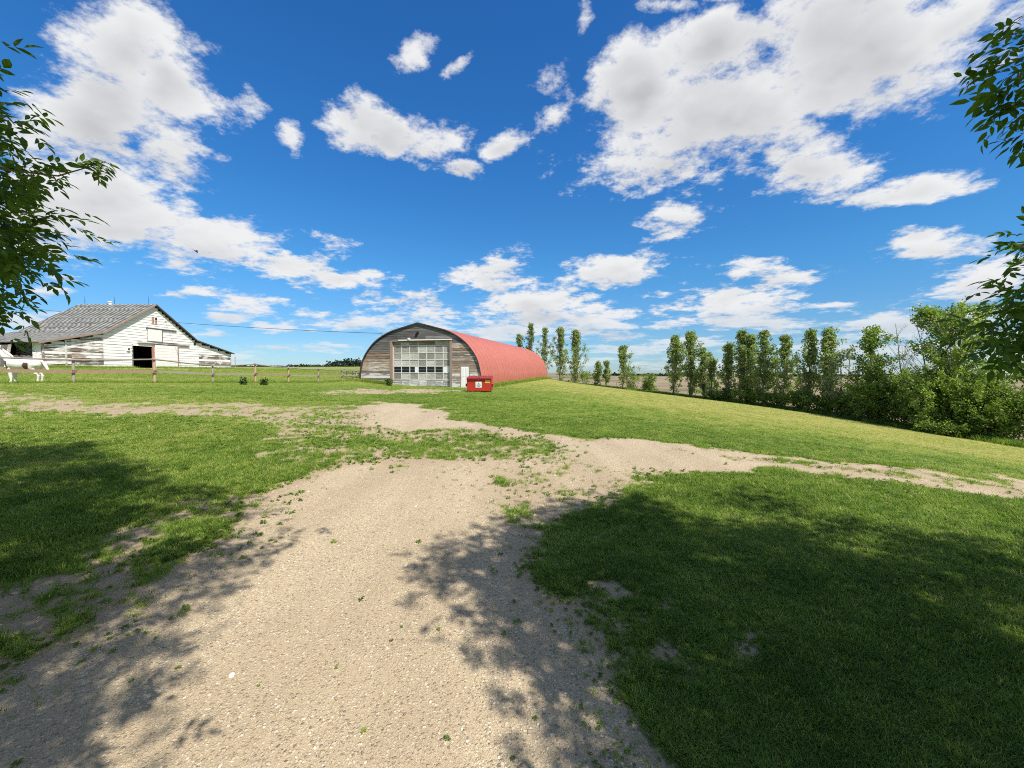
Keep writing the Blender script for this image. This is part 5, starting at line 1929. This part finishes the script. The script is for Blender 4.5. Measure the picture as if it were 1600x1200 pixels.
def build_maple(label, trunk, shade_poly, n_clump, visible, seed, top_h):
    rng = np.random.default_rng(seed)
    tx, ty = trunk
    root = empty('maple_tree', (tx, ty, tz(tx, ty)))
    tag(root, label, 'tree', 'maples beside the driveway')
    o = np.array(root.location)
    poly = np.array(shade_poly)
    lo, hi = poly.min(0), poly.max(0)
    C = []
    tries = 0
    while len(C) < n_clump and tries < 60:
        tries += 1
        g = rng.uniform(lo, hi, (2000, 2))
        d = -sdf(poly, g[:, 0], g[:, 1])
        # gaps through which the sun falls
        hole = fbm(g[:, 0] * 1.5, g[:, 1] * 1.5, 2, seed)
        ok = (d > (.16 if tx < 0 else .04)) & (rng.uniform(size=2000) < np.clip(.70 + d / 1.0, 0, 1) * (1 - .72 * sstep(g[:, 0], 1.6, 5.5))) & ((hole < .62) | (np.abs(g[:, 0]) < 1.6))
        g = g[ok]
        h = rng.uniform(2.5, top_h, len(g))
        p = np.stack([g[:, 0], g[:, 1], terrain(g[:, 0], g[:, 1])], -1) + SUN_V[None] / SUN_V[2] * h[:, None]
        px, py, f = to_px(p)
        mg = np.minimum(620 / np.maximum(f, .3), 800)
        inside = (f > .05) & (px > -mg) & (px < 1600 + mg) & (py > -mg) & (py < 1200 + mg)
        far = np.linalg.norm(p - CAMP, axis=1) > 1.3
        reach = np.hypot(p[:, 0] - tx, p[:, 1] - ty) < 9.5
        C += list(p[(~inside) & far & reach])
    C = np.array(C[:n_clump])
    # clumps: leaves round a short twig
    per = 18
    P = (C[:, None, :] + rng.normal(0, .19, (len(C), per, 3))).reshape(-1, 3)
    stem = (rng.normal(0, .7, (len(C), 1, 3)) + rng.normal(0, .7, (len(C), per, 3)) + [0, 0, -.25]).reshape(-1, 3)
    V, Fc, T = compound_leaves(P - o, stem, rng.uniform(.085, .12, len(P)), rng, False)
    mesh_np('crown', V, Fc, M['maple'], root, dict(tint=T))
    # branches the photograph shows hanging into view
    tw = MB()
    PV, SV, ZV = [], [], []
    for (path, Y0, Y1, nleaf, sz, spread) in visible:
        pts = np.array([at(px, py, Y0 + (Y1 - Y0) * k / max(1, len(path) - 1)) for k, (px, py) in enumerate(path)])
        tw.tube(list(pts - o), list(np.linspace(.008, .0012, len(pts))), 5, cap=False)
        u = rng.uniform(0, 1, nleaf) ** .85
        b = np.stack([np.interp(u, np.linspace(0, 1, len(pts)), pts[:, q]) for q in range(3)], -1)
        dr = pts[-1] - pts[0]
        dr = dr / np.linalg.norm(dr)
        off = rng.normal(0, spread, (nleaf, 3))
        PV.append(b + off)
        SV.append(dr * .7 + off / max(spread, .01) * .45 + rng.normal(0, .35, (nleaf, 3)) + [0, 0, -.35])
        ZV.append(rng.uniform(.8, 1.2, nleaf) * sz)
    PV, SV, ZV = np.concatenate(PV), np.concatenate(SV), np.concatenate(ZV)
    V, Fc, T = compound_leaves(PV - o, SV, ZV, rng, True)
    mesh_np('leafy_branch', V, Fc, M['maple'], root, dict(tint=T))
    # trunk, limbs and twigs
    tr = MB()
    fork = np.array([0, 0, 2.1])
    tr.tube([(0, 0, -.3), (.02, .0, .4), (-.03, .03, 1.2), tuple(fork)], [.30, .22, .19, .18], 12)
    k = 10
    cen = C[rng.choice(len(C), k, replace=False)]
    for _ in range(6):
        lab = np.argmin(((C[:, None] - cen[None]) ** 2).sum(-1), 1)
        cen = np.array([C[lab == q].mean(0) if (lab == q).any() else cen[q] for q in range(k)])
    for q in range(k):
        e = cen[q] - o
        mid = fork * .55 + e * .45 + [0, 0, .5]
        limb = np.array([(1 - t) ** 2 * fork + 2 * t * (1 - t) * mid + t * t * e for t in np.linspace(0, 1, 8)])
        tr.tube(list(limb), list(np.linspace(.10, .03, 8)), 7)
        for c in C[lab == q]:
            c = c - o
            j = int(np.argmin(np.linalg.norm(limb[3:] - c, axis=1))) + 3
            tr.tube([limb[j], (limb[j] + c) / 2 + [0, 0, .06], c], [.016, .010, .004], 3, cap=False)
    tr.build('trunk', M['bark'], root)
    tw.build('twigs', M['bark'], root)


SH_L = plan([(0, 668), (150, 694), (240, 730), (330, 757), (425, 792), (410, 860), (385, 930), (375, 985), (260, 1020), (235, 1100), (200, 1180)], before=[(-14, 9.8)], after=[(-2.2, .8), (-7, .6), (-14, 5)])
SH_R = plan([(905, 792), (960, 768), (1050, 802), (1130, 800), (1180, 770), (1260, 806), (1400, 832), (1500, 838), (1600, 852)], after=[(9, 5.2), (9, -.5), (.2, -.4)] + plan([(900, 1190), (830, 1080), (770, 1000), (690, 970), (640, 885), (745, 852), (800, 815)]))
VIS_L = [
    ([(-60, 255), (30, 268), (90, 275), (135, 262), (165, 252)], 2.5, 2.3, 39, 0.053, .02),
    ([(-134, 120), (-74, 135), (-29, 140)], 2.6, 2.5, 59, 0.076, .10),
    ([(-134, 180), (-64, 190), (-14, 205)], 2.7, 2.6, 59, 0.076, .12),
    ([(-144, 240), (-64, 250), (-14, 262)], 2.8, 2.6, 78, 0.076, .12),
    ([(-154, 290), (-64, 310), (-4, 335)], 2.9, 2.7, 139, 0.076, .16),
    ([(-154, 350), (-64, 360), (-14, 376), (18, 383)], 2.9, 2.6, 143, 0.076, .12),
    ([(-154, 320), (-74, 340), (-24, 350)], 3.2, 3.0, 139, 0.084, .20),
    ([(-154, 400), (-74, 405), (-14, 415)], 3.1, 2.9, 120, 0.076, .16),
    ([(-154, 430), (-74, 445), (-54, 460), (-38, 480)], 3.4, 3.3, 78, 0.068, .10),
    ([(-154, 460), (-74, 470), (-39, 474), (-12, 482)], 3.9, 3.7, 78, 0.065, .07),
    ([(-154, 490), (-74, 494), (-46, 498)], 4.1, 4.0, 55, 0.065, .07),
    ([(-194, 250), (-134, 320), (-94, 380)], 3.4, 3.0, 139, 0.084, .25),
    ([(-134, 180), (-84, 260), (-54, 330)], 3.3, 3.0, 162, 0.084, .20),
    ([(-134, 330), (-74, 390), (-44, 440)], 3.6, 3.4, 162, 0.084, .18),
    ([(-134, 100), (-84, 160), (-59, 220)], 3.0, 2.8, 116, 0.084, .14),
]
VIS_R = [
    ([(1734, 28), (1654, 43), (1594, 50), (1564, 60)], 2.5, 2.3, 46, 0.065, .06),
    ([(1744, 78), (1664, 93), (1614, 108), (1584, 138)], 2.5, 2.3, 69, 0.068, .08),
    ([(1734, 118), (1654, 138), (1614, 153), (1579, 166)], 2.6, 2.4, 55, 0.068, .07),
    ([(1744, 188), (1664, 198), (1624, 210), (1599, 228)], 2.5, 2.3, 27, 0.065, .04),
    ([(1732, 350), (1642, 375), (1622, 395), (1612, 415)], 3.0, 2.8, 55, 0.068, .08),
    ([(1732, 400), (1642, 430), (1622, 450), (1604, 462)], 3.0, 2.8, 78, 0.076, .09),
    ([(1752, 450), (1652, 480), (1612, 503), (1552, 518)], 3.1, 2.8, 101, 0.076, .09),
    ([(1752, 480), (1662, 510), (1632, 522), (1582, 535)], 3.1, 2.9, 82, 0.076, .08),
    ([(1752, 420), (1672, 460), (1632, 490)], 3.2, 3.0, 69, 0.076, .14),
]
build_maple('leafy maple reaching in from the left edge over the barn', (-5.4, 1.2), SH_L, 1350, VIS_L, 41, 8.5)
build_maple('leafy maple hanging branches in from the right edge', (6.6, -1.2), SH_R, 880, VIS_R, 43, 7.0)


# ------------------------------------------------------------------ weeds, wire, bird, far things
def weed(label, px, py, Y, h, w, seed):
    x = (px - 800) / FPX * Y
    z = tz(x, Y)
    make_tree('weed', label, None, (x, Y, z), h, w, M['weed'], M['bark'], seed, leaves=420, leaf=.12, rise=.8, n_limb=18, foot=.02, trunks=3, tuft=.10, prof=[(0, .9), (.4, 1), (1, .5)], gap=0, cat='plant', trunk_r=.012)


weed('dark leafy weed just left of the middle orange fence post', 380, 601, 28.5, .40, .28, 501)
weed('bushy weed just right of the middle orange fence post', 413, 600, 29.5, .34, .30, 502)
weed('leafy weed at the left jamb of the overhead door', 609, 600, 38.2, .55, .7, 503)


def build_wire():
    A = at(-90, 462, 62.0)
    Bq = at(597, 521, 40.6)
    root = empty('power_line', tuple(Bq))
    tag(root, 'thin black overhead wire sagging from behind the barn to the shed', 'wire')
    pts = []
    for t in np.linspace(0, 1, 40):
        p = A + (Bq - A) * t
        p = p - np.array([0, 0, 1]) * 4 * .85 * t * (1 - t)
        pts.append(p - Bq)
    MB().tube(pts, .022, 5).build('cable', M['wire'], root)
    MB().tube([(0, 0, -.35), (0, 0, .12)], .05, 8).build('insulator', M['steel'], root)
    pb = np.array([A[0], A[1], tz(A[0], A[1])])
    pr = empty('utility_pole', tuple(pb))
    tag(pr, 'wooden utility pole past the left edge carrying the wire', 'pole')
    hgt = A[2] - pb[2]
    MB().tube([(0, 0, -.5), (0, 0, hgt + .6)], [.16, .11], 10).build('pole', M['post_grey'], pr)
    MB().box((-.9, -.06, hgt - .14), (.9, .06, hgt - .02)).build('cross_arm', M['post_grey'], pr)


build_wire()


def build_bird():
    p = at(306, 393, 38.0)
    root = empty('bird', tuple(p), R(60))
    root.rotation_euler = (R(25), R(35), R(40))
    tag(root, 'small dark bird in flight against the cloud', 'bird')
    mb = MB()
    mb.tube([(-.20, 0, 0), (-.10, 0, 0), (.02, 0, .01), (.12, 0, .01), (.17, 0, .015), (.21, 0, .01)], [.012, .034, .048, .036, .030, .004], 8)
    mb.add([(-.12, -.02, 0), (-.34, -.06, 0), (-.34, .06, 0), (-.12, .02, 0), (-.12, 0, .012)], [(0, 1, 4), (1, 2, 4), (2, 3, 4), (0, 3, 2, 1)])
    bmat = simple('dark_feathers', (.035, .03, .028), .7, .2, 20, 0)
    mb.build('body', bmat, root, smooth=True)
    for s in (-1, 1):
        w = MB()
        w.add([(.10, s * .03, .02), (.08, s * .24, .12), (-.03, s * .50, .06), (-.08, s * .24, .09), (-.09, s * .03, .01), (.02, s * .22, .125)],
              [(0, 1, 5), (1, 2, 5), (2, 3, 5), (3, 4, 5), (4, 0, 5), (0, 4, 3, 2, 1)])
        w.build('wing', bmat, root)


build_bird()


def lumps(name, label, cat, spots, mat, seed, leaf):
    """far belts of trees: crowns of many facets, too far off to count"""
    rng = np.random.default_rng(seed)
    Vs, Fs, Ts = [], [], []
    base = 0
    for (x, y, r, h, n) in spots:
        z = tz(x, y)
        d = rng.normal(size=(n, 3))
        d /= np.linalg.norm(d, axis=1)[:, None]
        d[:, 2] = np.abs(d[:, 2])
        p = np.array([x, y, z - .1]) + d * np.array([r, r, h]) * (rng.uniform(.2, 1, n) ** .4)[:, None]
        V, Fq, tt = leaf_cloud(p, rng.normal(size=(n, 3)), leaf * rng.uniform(.6, 1.3, n), np.clip(rng.normal(.5, .22, n), 0, 1), rng, .6)
        Vs.append(V)
        Fs.append(Fq + base)
        base += len(V)
        Ts.append(tt)
    o = mesh_np(name, np.concatenate(Vs), np.concatenate(Fs), mat, None, dict(tint=np.concatenate(Ts)))
    o['kind'] = 'stuff'
    tag(o, label, cat)


sp = []
for px in np.arange(516, 575, 3.2):
    Y = 250 + RNG.uniform(-15, 15)
    sp.append(((px - 800) / FPX * Y, Y, 3.0, RNG.uniform(4.2, 6.0) * (.75 if px < 525 else 1), 130))
for px in np.arange(452, 520, 3.0):
    Y = 290 + RNG.uniform(-15, 15)
    sp.append(((px - 800) / FPX * Y, Y, 2.4, RNG.uniform(1.6, 2.8), 70))
lumps('distant_wood', 'dark wood on the horizon left of the red shed', 'wood', sp, M['far_tree'], 61, 1.0)
sp = []
for px in np.arange(365, 460, 2.5):
    Y = 800 + RNG.uniform(-60, 60)
    sp.append(((px - 800) / FPX * Y, Y, 5.0, RNG.uniform(.8, 3.6), 24))
for px in np.arange(872, 1640, 2.2):
    for Y in (700, 1150, 1900):
        if vnoise(np.array([px * .013 + Y]), np.array([Y * .37]), 5)[0] > .46:
            YY = Y + RNG.uniform(-40, 40)
            sp.append(((px - 800) / FPX * YY, YY, YY * .006, YY * RNG.uniform(.002, .0052), 22))
lumps('shelter_belt', 'dark belts of trees far off across the fields', 'trees', sp, M['far_tree'], 62, 4.0)
sp = []
for _ in range(120):
    px = RNG.uniform(890, 1650)
    Y = RNG.uniform(105, 330)
    sp.append(((px - 800) / FPX * Y, Y, RNG.uniform(1, 2.6), RNG.uniform(.8, 2.4), 60))
lumps('field_scrub', 'scattered low scrub in the field beyond the poplars', 'scrub', sp, M['bush'], 63, .5)


def build_wire_fence():
    ys = np.linspace(88, 30, 20)
    x0, y0 = row_x(88) + 2.2, 88
    root = empty('wire_fence', (x0, y0, tz(x0, y0)))
    o = np.array(root.location)
    tag(root, 'wire fence on thin posts behind the poplar row', 'fence')
    prev = None
    for Y in ys:
        x = row_x(Y) + 2.2
        b = np.array([x, Y, tz(x, Y)]) - o
        MB().tube([b - [0, 0, .3], b + [random.uniform(-.04, .04), 0, 1.25]], .055, 6).build('post', M['post_grey'], root)
        if prev is not None:
            for h in (.45, .8, 1.12):
                MB().tube([prev + [0, 0, h], b + [0, 0, h]], .006, 3, cap=False).build('strand', M['wire'], root)
        prev = b
    # thin marker post by the barn
    x, y = (368 - 800) / FPX * 66, 66
    mp = empty('marker_post', (x, y, tz(x, y)))
    tag(mp, 'thin upright post standing alone right of the barn', 'post')
    MB().tube([(0, 0, -.3), (0, 0, 1.75)], [.06, .05], 7).build('shaft', M['post_grey'], mp)
    MB().box((-.07, -.02, 1.55), (.07, .02, 1.72)).build('cap', M['steel'], mp)


build_wire_fence()
